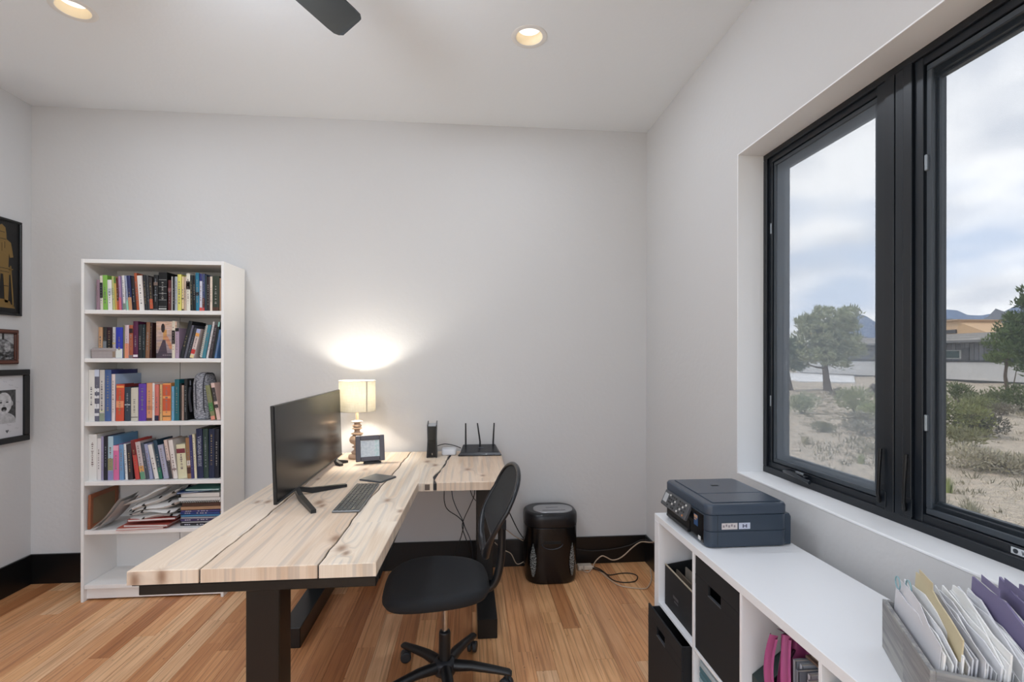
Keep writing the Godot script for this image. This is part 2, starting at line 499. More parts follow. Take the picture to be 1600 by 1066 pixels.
func wood_image(w: int, h: int, sd: int, light: Color, dark: Color, streak: Color, rings: float, fibre: float, knots: int, streaks: float, knot_tone: Color, ring_share := 0.42) -> ImageTexture:
	var im := Image.create(w, h, true, Image.FORMAT_RGB8)
	var a := FastNoiseLite.new(); a.seed = sd; a.frequency = 0.012; a.fractal_octaves = 3
	var b := FastNoiseLite.new(); b.seed = sd + 5; b.frequency = 0.05; b.fractal_octaves = 4
	var s := FastNoiseLite.new(); s.seed = sd + 9; s.frequency = 0.01; s.fractal_octaves = 2
	var r := RandomNumberGenerator.new(); r.seed = sd
	var kn := []
	for i in knots: kn.append([r.randf() * w, r.randf() * h, r.randf_range(0.6, 1.3)])
	for y in h:
		for x in w:
			var bend := 0.0
			var dark_knot := 0.0
			for q in kn:
				var dx: float = (x - q[0]) / (w * 0.013 * q[2]); var dy: float = (y - q[1]) / (w * 0.021 * q[2])
				var g := exp(-(dx * dx + dy * dy) * 0.18)
				bend += g * 26.0 * signf(dx + 0.01)
				dark_knot = max(dark_knot, exp(-(dx * dx + dy * dy) * 0.55))
			var gx := x + bend
			var wave := a.get_noise_2d(gx * 1.6, y * 0.16)
			var ring := 0.5 + 0.5 * sin((gx * 0.045 + wave * 7.0) * rings)
			var fib := b.get_noise_2d(gx * 7.0, y * 0.16)
			var k: float = clampf(ring_share * pow(ring, 2.0) + fibre * fib + 0.45 * (wave + 0.2), 0.0, 1.0)
			var col := light.lerp(dark, k)
			var st: float = clampf((s.get_noise_2d(gx * 5.5, y * 0.13) - 0.12) * 3.2, 0.0, 1.0) * streaks
			col = col.lerp(streak, st)
			col = col.lerp(knot_tone, dark_knot * 0.8)
			im.set_pixel(x, y, col)
	im.generate_mipmaps()
	return ImageTexture.create_from_image(im)

func wood_mat(tx: Texture2D, tint: String, rough: float, scale: Vector2) -> StandardMaterial3D:
	var m := StandardMaterial3D.new()
	m.albedo_texture = tx
	m.albedo_color = Color(tint)
	m.roughness = rough
	m.uv1_scale = Vector3(scale.x, scale.y, 1)
	return m

func _ready() -> void:
	rng.seed = 4
	# --- camera
	var cam := Camera3D.new()
	cam.name = "camera"
	add_child(cam)
	cam.position = Vector3(0, 1.4443, 0)
	cam.rotation = Vector3(0, -0.0896, 0.0015)
	cam.near = 0.05
	cam.far = 9000.0
	cam.keep_aspect = Camera3D.KEEP_HEIGHT
	cam.projection = Camera3D.PROJECTION_FRUSTUM
	cam.size = 0.05 * 1066.0 / 764.92
	cam.frustum_offset = Vector2(0, 0.05 * 25.76 / 764.92)
	cam.current = true
	# --- sky, exposure
	var env := Environment.new()
	env.background_mode = Environment.BG_SKY
	env.sky = Sky.new()
	var psm := PanoramaSkyMaterial.new()
	psm.panorama = cloud_panorama()
	psm.energy_multiplier = 3.2
	env.sky.sky_material = psm
	env.tonemap_mode = Environment.TONE_MAPPER_LINEAR
	env.tonemap_exposure = 1.0
	env.sdfgi_enabled = true
	env.ssao_enabled = true
	env.ssil_enabled = true
	var we := WorldEnvironment.new()
	we.name = "environment"
	we.environment = env
	add_child(we)
	# --- sun, veiled by thin cloud, standing over the roof on the far side of the room
	var sun := DirectionalLight3D.new()
	sun.name = "veiled_sun"
	sun.light_energy = 0.9
	sun.light_color = Color("fff3e2")
	sun.light_angular_distance = 6.0
	sun.shadow_enabled = true
	add_child(sun)
	sun.look_at_from_position(Vector3(-34, 60, -14), Vector3.ZERO)
	# --- structure, fixtures, furniture, small things, outdoors
	build_room()
	build_window()
	for q in [[0.302, 2.425], [-1.812, 2.425], [0.302, 0.595], [-1.812, 0.595]]: can_light(q[0], q[1])
	ceiling_fan()
	build_bookcase()
	fill_bookcase()
	build_desk()
	desk_things()
	task_chair()
	cube_shelf()
	printer()
	file_crate()
	shredder()
	cords()
	wall_pictures()
	outdoors()

func cloud_panorama() -> ImageTexture:
	var w := 1024
	var h := 512
	var im := Image.create(w, h, false, Image.FORMAT_RGBF)
	var f := FastNoiseLite.new(); f.seed = 21; f.frequency = 0.9; f.fractal_octaves = 5; f.fractal_gain = 0.55
	var g := FastNoiseLite.new(); g.seed = 33; g.frequency = 0.35; g.fractal_octaves = 3
	var white := Vector3(0.93, 0.945, 0.97)
	var grey := Vector3(0.62, 0.66, 0.73)
	var blue := Vector3(0.56, 0.65, 0.80)
	for y in h:
		var el := (0.5 - (y + 0.5) / h) * PI
		for x in w:
			var az := (x + 0.5) / w * TAU
			var c := Vector3(0.40, 0.37, 0.33)
			if el > -0.01:
				var e: float = max(el, 0.0)
				var dir := Vector3(cos(az) * cos(e), sin(e), sin(az) * cos(e))
				var k: float = 1.0 / (dir.y + 0.22)
				var p := Vector3(dir.x * k * 1.1, dir.z * k * 1.1, 0.0)
				var cover := f.get_noise_2d(p.x + 3.0, p.y) * 0.9 + g.get_noise_2d(p.x, p.y) * 0.8
				var shade := f.get_noise_2d(p.x * 1.3 + 40.0, p.y * 1.3 - 9.0)
				var cloud: Vector3 = white.lerp(grey, clampf(0.35 + shade * 1.5, 0.0, 1.0))
				c = blue.lerp(cloud, clampf(0.78 + cover * 1.6, 0.0, 1.0))
			im.set_pixel(x, y, Color(c.x, c.y, c.z))
	return ImageTexture.create_from_image(im)

# ---------------------------------------------------------------- the room
func build_room() -> void:
	var wall := bumpy("d1d0cf", 0.92, 0.05, 0.25, 2.0)
	var white := bumpy("e9edf0", 0.95, 0.06, 0.2, 2.0)
	var base := mat("0d0d0e", 0.32)
	var t := 0.2
	var zb := -WALL_B
	var zf := -WALL_F
	struct("wall_back", MB.new().span(Vector3(WALL_L - t, -0.1, zb - t), Vector3(WALL_R, CEIL + 0.0, zb)), wall, "pale warm grey painted wall behind desk and bookcase", "wall")
	struct("wall_left", MB.new().span(Vector3(WALL_L - t, -0.1, zb), Vector3(WALL_L, CEIL, zf)), wall, "pale grey painted side wall carrying the framed pictures", "wall")
	# wall behind the viewer: wide glazed doors added to let in fill daylight
	var gx0 := -2.45
	var gx1 := 0.95
	var gy1 := 2.45
	var rear := MB.new()
	rear.span(Vector3(WALL_L - t, -0.1, zf), Vector3(gx0, CEIL, zf + 0.14))
	rear.span(Vector3(gx1, -0.1, zf), Vector3(WALL_R + 0.26, CEIL, zf + 0.14))
	rear.span(Vector3(gx0, gy1, zf), Vector3(gx1, CEIL, zf + 0.14))
	struct("wall_front", rear, wall, "pale grey painted wall behind the viewer, opened for the added glazed doors", "wall")
	var added_door := Node3D.new()
	added_door.name = "added_door_1"
	add_child(added_door)
	added_door.set_meta("kind", "structure")
	tag(added_door, "added black framed glazed doors behind the viewer, giving fill daylight", "added_door")
	var df := mat("1c2227", 0.42)
	var dg := StandardMaterial3D.new()
	dg.albedo_color = Color(0.95, 0.98, 1.0, 0.05)
	dg.transparency = BaseMaterial3D.TRANSPARENCY_ALPHA
	dg.roughness = 0.0
	part("head_rail", MB.new().span(Vector3(gx0, gy1 - 0.05, zf + 0.03), Vector3(gx1, gy1, zf + 0.11), 0.002), df, added_door)
	part("threshold", MB.new().span(Vector3(gx0, -0.012, zf + 0.0), Vector3(gx1, 0.02, zf + 0.11), 0.002), df, added_door)
	for i in 3:
		var xa := gx0 + (gx1 - gx0) * i / 3.0
		var xb := gx0 + (gx1 - gx0) * (i + 1) / 3.0
		var lf := MB.new()
		lf.span(Vector3(xa, 0.02, zf + 0.05), Vector3(xa + 0.06, gy1 - 0.05, zf + 0.09), 0.002).span(Vector3(xb - 0.06, 0.02, zf + 0.05), Vector3(xb, gy1 - 0.05, zf + 0.09), 0.002)
		lf.span(Vector3(xa + 0.06, 0.02, zf + 0.05), Vector3(xb - 0.06, 0.10, zf + 0.09), 0.002).span(Vector3(xa + 0.06, gy1 - 0.12, zf + 0.05), Vector3(xb - 0.06, gy1 - 0.05, zf + 0.09), 0.002)
		var leaf := part("leaf_frame", lf, df, added_door)
		part("pane", MB.new().span(Vector3(xa + 0.06, 0.10, zf + 0.068), Vector3(xb - 0.06, gy1 - 0.12, zf + 0.072)), dg, leaf)
	part("handle", MB.new().tube([Vector3(gx0 + 1.09, 0.9, zf + 0.03), Vector3(gx0 + 1.09, 1.2, zf + 0.03)], 0.009), df, added_door)
	# right wall with the window opening
	var x1 := WALL_R + 0.26
	var right := MB.new()
	right.span(Vector3(WALL_R, -0.4, zb - t), Vector3(x1, CEIL, -2.2016))
	right.span(Vector3(WALL_R, -0.4, -0.70), Vector3(x1, CEIL, zf))
	right.span(Vector3(WALL_R, -0.4, -2.2016), Vector3(x1, 0.9009, -0.70))
	right.span(Vector3(WALL_R, 2.4024, -2.2016), Vector3(x1, CEIL, -0.70))
	struct("wall_right", right, wall, "pale grey painted wall around the black window", "wall")
	# ceiling with four holes for the recessed lights
	var csg := CSGCombiner3D.new()
	csg.name = "ceiling"
	add_child(csg)
	csg.set_meta("kind", "structure")
	tag(csg, "flat white ceiling with recessed lights and fan", "ceiling")
	var slab := CSGBox3D.new()
	slab.name = "slab"
	slab.size = Vector3(WALL_R - WALL_L + 0.46, 0.22, WALL_B - WALL_F + 0.34)
	slab.position = Vector3((WALL_R + WALL_L) * 0.5 + 0.03, CEIL + 0.11, -(WALL_B + WALL_F) * 0.5)
	slab.material = white
	csg.add_child(slab)
	for q in [[0.302, 2.425], [-1.812, 2.425], [0.302, 0.595], [-1.812, 0.595]]:
		var hole := CSGCylinder3D.new()
		hole.name = "light_hole"
		hole.radius = 0.072
		hole.height = 0.2
		hole.sides = 32
		hole.operation = CSGShape3D.OPERATION_SUBTRACTION
		hole.position = P(q[0], CEIL, q[1])
		hole.material = white
		csg.add_child(hole, true)
	# floor: slab and oak planks
	var floor_node := Node3D.new()
	floor_node.name = "floor"
	add_child(floor_node)
	floor_node.set_meta("kind", "structure")
	tag(floor_node, "honey oak plank floor running away from the viewer", "floor")
	part("subfloor", MB.new().span(Vector3(WALL_L - t, -0.3, zb - t), Vector3(WALL_R + 0.2, -0.012, zf + 0.14)), mat("4a3222", 0.8), floor_node)
	var oak := []
	for i in 3:
		oak.append(wood_image(128, 1024, 70 + i * 13, Color("efc397"), Color("cc9668"), Color("a07350"), 0.55 + 0.3 * i, 0.62, 2 + i, 0.40, Color("7a5239"), 0.26))
	var tints := ["ffffff", "f0dfd0", "e6cdb8", "fff4e4", "d8bda6", "f5e0cc", "c9a88e"]
	var oaks := []
	for tx in oak:
		for c in tints: oaks.append(wood_mat(tx, c, 0.36, Vector2(8.0, 0.62)))
	var w := 0.0965
	var x := WALL_L
	var row := 0
	while x < WALL_R - 0.01:
		var x2: float = min(x + w, WALL_R)
		var z := zb - rng.randf_range(0.0, 0.9)
		while z < zf:
			var z2 := z + rng.randf_range(0.55, 1.75)
			var za: float = max(z, zb); var zc: float = min(z2, zf)
			if zf - zc < 0.25: zc = zf; z2 = zf
			if zc - za > 0.03:
				var mb := MB.new()
				mb.uvo = Vector2(rng.randf(), rng.randf() * 1.6)
				mb.span(Vector3(x + 0.0004, -0.012, za + 0.0004), Vector3(x2 - 0.0004, rng.randf_range(-0.0004, 0.0), zc - 0.0004), 0.0009)
				part("plank", mb, oaks[rng.randi() % oaks.size()], floor_node)
			z = z2
		x = x2
		row += 1
	# baseboards, near black
	var bh := 0.187
	var bt := 0.015
	struct("baseboard_back", MB.new().span(Vector3(WALL_L, 0, zb), Vector3(WALL_R, bh, zb + bt), 0.002), base, "tall black baseboard along the back wall", "baseboard")
	struct("baseboard_left", MB.new().span(Vector3(WALL_L, 0, zb + bt), Vector3(WALL_L + bt, bh, zf), 0.002), base, "tall black baseboard along the picture wall", "baseboard")
	struct("baseboard_right", MB.new().span(Vector3(WALL_R - bt, 0, zb + bt), Vector3(WALL_R, bh, zf), 0.002), base, "tall black baseboard under the window", "baseboard")
	struct("baseboard_front", MB.new().span(Vector3(WALL_L + bt, 0, zf - bt), Vector3(gx0, bh, zf), 0.002), base, "tall black baseboard behind the viewer", "baseboard")

# a picture-frame ring of four bars in the plane x = const
func ring_x(mb: MB, x0: float, x1: float, d0: float, d1: float, y0: float, y1: float, w: float, bev := 0.002) -> MB:
	mb.span(P(x0, y0, d0), P(x1, y0 + w, d1), bev)
	mb.span(P(x0, y1 - w, d0), P(x1, y1, d1), bev)
	mb.span(P(x0, y0 + w, d0), P(x1, y1 - w, d0 + w), bev)
	mb.span(P(x0, y0 + w, d1 - w), P(x1, y1 - w, d1), bev)
	return mb

func build_window() -> void:
	var dark := mat("12181f", 0.38)
	var dark2 := mat("171d24", 0.4)
	var grey := mat("3a4148", 0.45)
	var steel := mat("9aa2a8", 0.4, 0.7)
	var win := Node3D.new()
	win.name = "window_1"
	add_child(win)
	win.set_meta("kind", "structure")
	tag(win, "black framed double casement window looking onto dry meadow", "window")
	var y0 := 0.9009
	var y1 := 2.4024
	var x := 1.388
	part("sill_board", MB.new().span(P(WALL_R - 0.002, y0 - 0.001, 2.2016), P(x + 0.02, y0 + 0.008, 0.70), 0.002), mat("f4f5f6", 0.5), win)
	# lining added over the reveal, its whiter colour standing in for window light
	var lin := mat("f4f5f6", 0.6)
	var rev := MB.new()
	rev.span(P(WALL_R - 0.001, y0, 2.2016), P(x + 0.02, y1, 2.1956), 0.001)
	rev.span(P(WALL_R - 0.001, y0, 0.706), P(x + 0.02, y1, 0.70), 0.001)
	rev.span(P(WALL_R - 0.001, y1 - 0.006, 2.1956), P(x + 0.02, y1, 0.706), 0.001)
	part("lit_reveal_lining", rev, lin, win)
	var f := MB.new()
	ring_x(f, x, x + 0.10, 0.70, 2.2016, y0 + 0.008, y1, 0.030)
	ring_x(f, x + 0.012, x + 0.10, 0.728, 2.1736, y0 + 0.036, y1 - 0.028, 0.026)
	part("frame", f, dark, win)
	# mullion: two jambs and a post, with grooves between
	for q in [[1.392, 1.420, 0.010, 0.034], [1.4215, 1.452, 0.0, 0.10], [1.4535, 1.484, 0.003, 0.10], [1.4855, 1.522, 0.0, 0.10], [1.5235, 1.560, 0.006, 0.10]]:
		part("mullion_bar", MB.new().span(P(x + q[2], y0 + 0.036, q[0]), P(x + q[3], y1 - 0.028, q[1]), 0.0015), dark2 if q[2] > 0.0 else dark, win)
	var glass := StandardMaterial3D.new()
	glass.albedo_color = Color(0.95, 0.98, 1.0, 0.05)
	glass.transparency = BaseMaterial3D.TRANSPARENCY_ALPHA
	glass.roughness = 0.0
	var k := 0
	for q in [[1.560, 2.165], [0.754, 1.4205]]:
		var sash := part("sash", ring_x(MB.new(), x + 0.038, x + 0.09, q[0], q[1], y0 + 0.062, y1 - 0.054, 0.030), dark2, win)
		part("glass_stop", ring_x(MB.new(), x + 0.055, x + 0.075, q[0] + 0.030, q[1] - 0.030, y0 + 0.092, y1 - 0.084, 0.007), grey, sash)
		part("pane", MB.new().span(P(x + 0.064, y0 + 0.094, q[0] + 0.032), P(x + 0.067, y1 - 0.086, q[1] - 0.032)), glass, sash)
		# insect screen inside the sash
		var scr := part("screen_frame", ring_x(MB.new(), x + 0.018, x + 0.030, q[0] + 0.002, (2.1476 if k == 0 else 1.391) - 0.002, y0 + 0.064, y1 - 0.056, 0.018), grey, win)
		var mesh_m := StandardMaterial3D.new()
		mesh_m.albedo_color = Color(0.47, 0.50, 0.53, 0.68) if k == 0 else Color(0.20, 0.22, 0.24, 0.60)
		mesh_m.transparency = BaseMaterial3D.TRANSPARENCY_ALPHA
		mesh_m.roughness = 1.0
		mesh_m.metallic_specular = 0.0
		part("screen_mesh", MB.new().grid(func(u: float, v: float) -> Vector3: return P(x + 0.024, lerpf(y0 + 0.08, y1 - 0.072, v), lerpf(q[0] + 0.012, (q[1] if k == 0 else 1.391) - 0.012, u)), 1, 1), mesh_m, scr, "fine insect screen")
		# small steel clips on the screen frame
		var qe: float = q[1] if k == 0 else 1.392
		for yy in [1.22, 2.02]:
			part("clip", MB.new().span(P(x + 0.010, yy, qe - 0.012), P(x + 0.020, yy + 0.05, qe - 0.003), 0.002), steel, win, "small steel clip")
			if k == 0: part("catch", MB.new().span(P(x + 0.028, yy, q[0] + 0.002), P(x + 0.040, yy + 0.055, q[0] + 0.014), 0.002), dark, win)
		k += 1
	# folding crank on the sill of the far casement
	var crank := part("crank_base", MB.new().span(P(x - 0.012, y0 + 0.034, 1.90), P(x + 0.012, y0 + 0.056, 2.04), 0.005), dark, win, "folded black window crank")
	part("crank_arm", MB.new().tube(smooth_path([P(x - 0.010, y0 + 0.05, 2.02), P(x - 0.022, y0 + 0.052, 1.97), P(x - 0.022, y0 + 0.046, 1.90), P(x - 0.014, y0 + 0.040, 1.86)], 4), [0.009, 0.009, 0.009, 0.009, 0.008, 0.008, 0.008, 0.008, 0.007, 0.007, 0.007, 0.008, 0.009], 8), mat("2a3036", 0.3), crank)
	part("plate", MB.new().span(P(x - 0.013, y0 + 0.057, 1.905), P(x - 0.006, y0 + 0.066, 1.95), 0.001), steel, crank)
	# two latch levers low on the mullion
	for dd in [1.525, 1.428]:
		var lv := part("latch_lever", MB.new().tube([P(x - 0.004, y0 + 0.06, dd + 0.012), P(x - 0.016, y0 + 0.09, dd + 0.003), P(x - 0.016, y0 + 0.15, dd), P(x - 0.010, y0 + 0.24, dd)], [0.007, 0.006, 0.005, 0.006], 8), mat("0c0d0f", 0.35), win, "black latch lever")
		part("latch_plate", MB.new().span(P(x - 0.003, y0 + 0.045, dd - 0.012), P(x + 0.003, y0 + 0.10, dd + 0.012), 0.001), dark, lv)
	# warning sticker on the lower frame
	var lab := part("sticker", MB.new().span(P(x + 0.0105, y0 + 0.0405, 1.045), P(x + 0.0115, y0 + 0.0575, 1.145), 0.0), mat("c9ced2", 0.5), win, "small pale warning label")
	var tm := TextMesh.new()
	tm.text = "WARNING"
	tm.font_size = 12
	tm.pixel_size = 0.0011
	tm.depth = 0.0006
	var to := MeshInstance3D.new()
	to.name = "lettering"
	tm.material = mat("30363c", 0.6)
	to.mesh = tm
	lab.add_child(to)
	to.position = P(x + 0.0103, y0 + 0.049, 1.088)
	to.rotation.y = -PI / 2
	part("symbol", MB.new().tube([P(x + 0.0098, y0 + 0.049, 1.134), P(x + 0.0106, y0 + 0.049, 1.134)], 0.006, 12), mat("30363c", 0.6), lab)

func can_light(x: float, d: float) -> void:
	var where := "right" if x > 0 else "left"
	var label := "round recessed ceiling light, " + ("right of the fan blade" if x > 0 else "left of the fan blade, by the picture wall")
	if d < 1.0: label = "round recessed ceiling light behind the viewer, " + where + " one"
	var o := thing("recessed_light", label, "light", P(x, CEIL, d), 0.0, "recessed ceiling lights")
	var trim := MB.new()
	trim.lathe([Vector2(0.066, -0.001), Vector2(0.068, -0.004), Vector2(0.088, -0.003), Vector2(0.090, 0.0)], 40)
	part("trim_ring", trim, mat("e8e6e2", 0.5), o)
	part("baffle", MB.new().lathe([Vector2(0.066, -0.001), Vector2(0.060, 0.030), Vector2(0.056, 0.042)], 40), mat("efe2c8", 0.6), o)
	part("lens", MB.new().lathe([Vector2(0.0005, 0.042), Vector2(0.03, 0.042), Vector2(0.057, 0.042)], 40), glow("fff6e8", 1.5), o)
	var a := AreaLight3D.new()
	a.name = "lamp"
	a.area_size = Vector2(0.10, 0.10)
	a.light_color = Color("e9f2ff")
	a.light_energy = CAN_ENERGY
	a.area_range = 12.0
	a.area_attenuation = 2.0
	a.shadow_enabled = true
	a.rotation.x = -PI / 2
	a.position.y = -0.004
	o.add_child(a)

func ceiling_fan() -> void:
	var o := thing("ceiling_fan", "dark five-blade ceiling fan, one blade reaching into view", "fan", P(-0.78, CEIL, 1.512))
	var dk := mat("2b3236", 0.45)
	part("canopy", MB.new().lathe([Vector2(0.001, -0.001), Vector2(0.07, -0.001), Vector2(0.068, -0.03), Vector2(0.03, -0.05), Vector2(0.015, -0.055)], 28), dk, o)
	part("rod", MB.new().tube([Vector3(0, -0.05, 0), Vector3(0, -0.17, 0)], 0.013, 12), dk, o)
	part("motor", MB.new().lathe([Vector2(0.015, -0.16), Vector2(0.09, -0.17), Vector2(0.11, -0.20), Vector2(0.11, -0.25), Vector2(0.085, -0.275), Vector2(0.001, -0.278)], 32), dk, o)
	var glob := part("added_light_globe", MB.new().lathe([Vector2(0.085, -0.276), Vector2(0.125, -0.288), Vector2(0.140, -0.315), Vector2(0.115, -0.350), Vector2(0.06, -0.372), Vector2(0.001, -0.378)], 32), glow("fff4e6", 2.2), o, "added frosted bowl for fill light")  # unseen light bowl, added under the fan for soft fill
	var l := OmniLight3D.new()  # added fill lamp that evens out ceiling and walls
	l.name = "lamp"
	l.light_color = Color("e9f2ff")
	l.light_energy = FAN_FILL_ENERGY
	l.light_size = 0.13
	l.omni_range = 14.0
	l.omni_attenuation = 2.0
	l.shadow_enabled = true
	l.position.y = -0.33
	o.add_child(l)
	for k in 5:
		var a := deg_to_rad(62.5 + 72.0 * k)
		var dir := Vector3(cos(a), 0, -sin(a))
		var side := Vector3(-dir.z, 0, dir.x)
		var pitch := 0.018
		var bm := MB.new()
		var rings := []
		for q in [[0.13, 0.050], [0.22, 0.060], [0.40, 0.066], [0.58, 0.070], [0.615, 0.068], [0.632, 0.058], [0.640, 0.040]]:
			var r: float = q[0]; var hw: float = q[1]
			var c: Vector3 = dir * r + Vector3(0, -0.235, 0)
			var up := Vector3(0, 0.004, 0)
			var s1 := side * hw + Vector3(0, pitch, 0)
			rings.append([c + s1 + up, c + s1 - up, c - s1 - up, c - s1 + up])
		bm.loftf(rings)
		part("blade", bm, dk, o)
		part("blade_arm", MB.new().box(dir * 0.13 + Vector3(0, -0.243, 0), Vector3(0.12, 0.008, 0.035), 0.002, Basis(Vector3.UP, a)), dk, o)

# ---------------------------------------------------------------- bookcase and what stands in it
const BX := -2.264
const BD := 3.089
const SHELF_Y := [0.099, 0.420, 0.708, 1.060, 1.436, 1.722]

func build_bookcase() -> void:
	var w := mat("efedea", 0.42)
	var o := thing("bookcase", "tall white six-compartment bookcase filled with books against back wall", "bookcase", P(BX + 0.4, 0, BD + 0.14))
	var b := -0.14     # local z of the back, the front is at +0.14
	for s in [-1.0, 1.0]:
		part("side_panel", MB.new().span(Vector3(s * 0.4, 0, -0.139), Vector3(s * 0.384, 2.02, 0.14), 0.0012), w, o)
	part("top_panel", MB.new().span(Vector3(-0.384, 1.997, -0.139), Vector3(0.384, 2.02, 0.14), 0.0012), w, o)
	part("back_panel", MB.new().span(Vector3(-0.392, 0.06, -0.139), Vector3(-0.002, 2.01, -0.134)), mat("e8e6e3", 0.5), o)
	part("back_panel", MB.new().span(Vector3(0.002, 0.06, -0.139), Vector3(0.392, 2.01, -0.134)), mat("e8e6e3", 0.5), o)
	for y in SHELF_Y:
		part("shelf", MB.new().span(Vector3(-0.383, y - 0.024, -0.133), Vector3(0.383, y, 0.136), 0.0015), w, o)
	part("plinth", MB.new().span(Vector3(-0.384, 0.010, 0.10), Vector3(0.384, 0.075, 0.115), 0.001), w, o)

func shelf_books(rows: Array, y: float, where: String, group: String, edge_tall := 0.3) -> void:
	var r := RandomNumberGenerator.new()
	r.seed = int(y * 1000.0)
	# settle the row: each book keeps clear of the one it leans towards
	var n := rows.size()
	var xs := []
	var leans := []
	var edge := BX + 0.0175
	var slope := 0.0
	var tall := 2.0
	var row_d := 0.0
	for i in n:
		var q: Array = rows[i]
		var x: float = q[1] * 0.001
		var ln: float = tan(deg_to_rad(q[4]))
		if q[5] == row_d or i == 0:
			x = max(x, edge)
			if ln < 0.0: ln = -min(-ln, slope + (x - edge) / min(tall, q[3] * 0.001))
		elif ln < 0.0 and i == 0: ln = 0.0
		row_d = q[5]
		xs.append(x)
		leans.append(atan(ln))
		edge = x + (q[2] * 0.001) / cos(atan(ln)) + 0.0003
		slope = max(0.0, -ln)
		tall = q[3] * 0.001
	edge = BX + 0.7825
	slope = 0.0
	tall = edge_tall
	for i in range(n - 1, -1, -1):
		var q: Array = rows[i]
		var ln: float = tan(leans[i])
		var foot: float = (q[2] * 0.001) / cos(leans[i])
		if i < n - 1 and q[5] != rows[i + 1][5]: break
		if ln > 0.0 or xs[i] + foot > edge:
			if xs[i] + foot > edge: xs[i] = edge - foot
			if ln > 0.0:
				var near_h: float = min(tall, q[3] * 0.001)
				ln = min(ln, slope + (edge - xs[i] - foot) / near_h)
				leans[i] = atan(ln)
		edge = xs[i] - 0.0003
		slope = max(0.0, ln)
		tall = q[3] * 0.001
	for i in n:
		var q: Array = rows[i]
		var x: float = xs[i]
		var w: float = q[2] * 0.001 - 0.0008
		var h: float = q[3] * 0.001
		var lean: float = leans[i]
		var d: float = q[5] * 0.001
		var dep: float = min(q[6] * 0.001, BD + 0.27 - d)
		var px := x
		if lean > 0.0: px = x + w / cos(lean)
		var o := thing("book", q[0] + ", " + where, "book", P(px, y + 0.0005, d), 0.0, group)
		o.rotation.z = -lean
		var x0 := -w if lean > 0.0 else 0.0
		var bt: float = min(0.0024, w * 0.2)
		var m := tone(q[7], 0.55)
		var cov: Material = tone(q[8], 0.5) if q[8] else m
		var c := MB.new()
		# spine, slightly rounded, and two boards
		var ring0 := []
		var ring1 := []
		for k in 5:
			var u: float = k / 4.0
			var bulge: float = 0.0022 * sin(PI * u)
			ring0.append(Vector3(x0 + w * u, 0, bulge)); ring1.append(Vector3(x0 + w * u, h, bulge))
		for e in [ring0, ring1]:
			e.append(Vector3(x0 + w, e[0].y, -bt)); e.append(Vector3(x0, e[0].y, -bt))
		c.loftf([ring0, ring1])
		part("spine", c, m, o)
		var bo := MB.new()
		bo.span(Vector3(x0, 0, -bt), Vector3(x0 + bt, h, -dep))
		bo.span(Vector3(x0 + w - bt, 0, -bt), Vector3(x0 + w, h, -dep))
		part("cover", bo, cov, o)
		part("pages", MB.new().span(Vector3(x0 + bt, 0.002, -bt), Vector3(x0 + w - bt, h - 0.004, -dep + 0.003)), mat("d9d0bf", 0.85), o)
		for bd in q[9]:
			var bm := MB.new()
			bm.span(Vector3(x0 + w * 0.04, h * bd[0] + 0.001, 0.0), Vector3(x0 + w * 0.96, h * bd[1] - 0.001, 0.0030))
			part("spine_band", bm, tone(bd[2], 0.55), o)
		# small flecks of a printed title
		if w > 0.011 and h * 1.0 > 0.15:
			var tm := MB.new()
			var yy := h * r.randf_range(0.18, 0.32)
			var stop := h * r.randf_range(0.62, 0.9)
			while yy < stop:
				var ln := r.randf_range(0.002, 0.010)
				var hw := w * r.randf_range(0.05, 0.15)
				tm.span(Vector3(x0 + w * 0.5 - hw, yy, 0.002), Vector3(x0 + w * 0.5 + hw, yy + ln, 0.0036))
				yy += ln + r.randf_range(0.002, 0.012)
			var lum := m.albedo_color.get_luminance()
			part("title_print", tm, mat(["6c6a70", "8a7a78", "8b8680"][r.randi() % 3] if lum > 0.45 else ["8f8c86", "94835f", "7a8086"][r.randi() % 3], 0.6), o)

func fill_bookcase() -> void:
	shelf_books(TOP_BOOKS, SHELF_Y[5], "top shelf", "books on the top shelf")
	shelf_books(SECOND_BOOKS, SHELF_Y[4], "second shelf", "books on the second shelf")
	shelf_books(THIRD_BOOKS, SHELF_Y[3], "third shelf", "books on the third shelf")
	shelf_books(FOURTH_BOOKS, SHELF_Y[2], "fourth shelf", "books on the fourth shelf")
	# capitals on the spine of the big navy volume of the fourth shelf
	for o in get_children():
		if o.has_meta("label") and str(o.get_meta("label")).begins_with("large navy volume with vertical capital"):
			var tm := TextMesh.new()
			tm.text = "VIRGINIA TECH"
			var fnt := SystemFont.new()
			fnt.font_names = PackedStringArray(["Droid Serif"])
			tm.font = fnt
			tm.font_size = 20
			tm.pixel_size = 0.00122
			tm.depth = 0.0008
			tm.material = mat("aeb2c4", 0.5)
			var to := MeshInstance3D.new()
			to.name = "lettering"
			to.mesh = tm
			o.add_child(to)
			to.position = Vector3(0.018, 0.165, 0.0036)
			to.rotation.z = -PI / 2
	face_out_book()
	spiral_notebook()
	silver_box()
	grey_pouch()
	lower_pile()

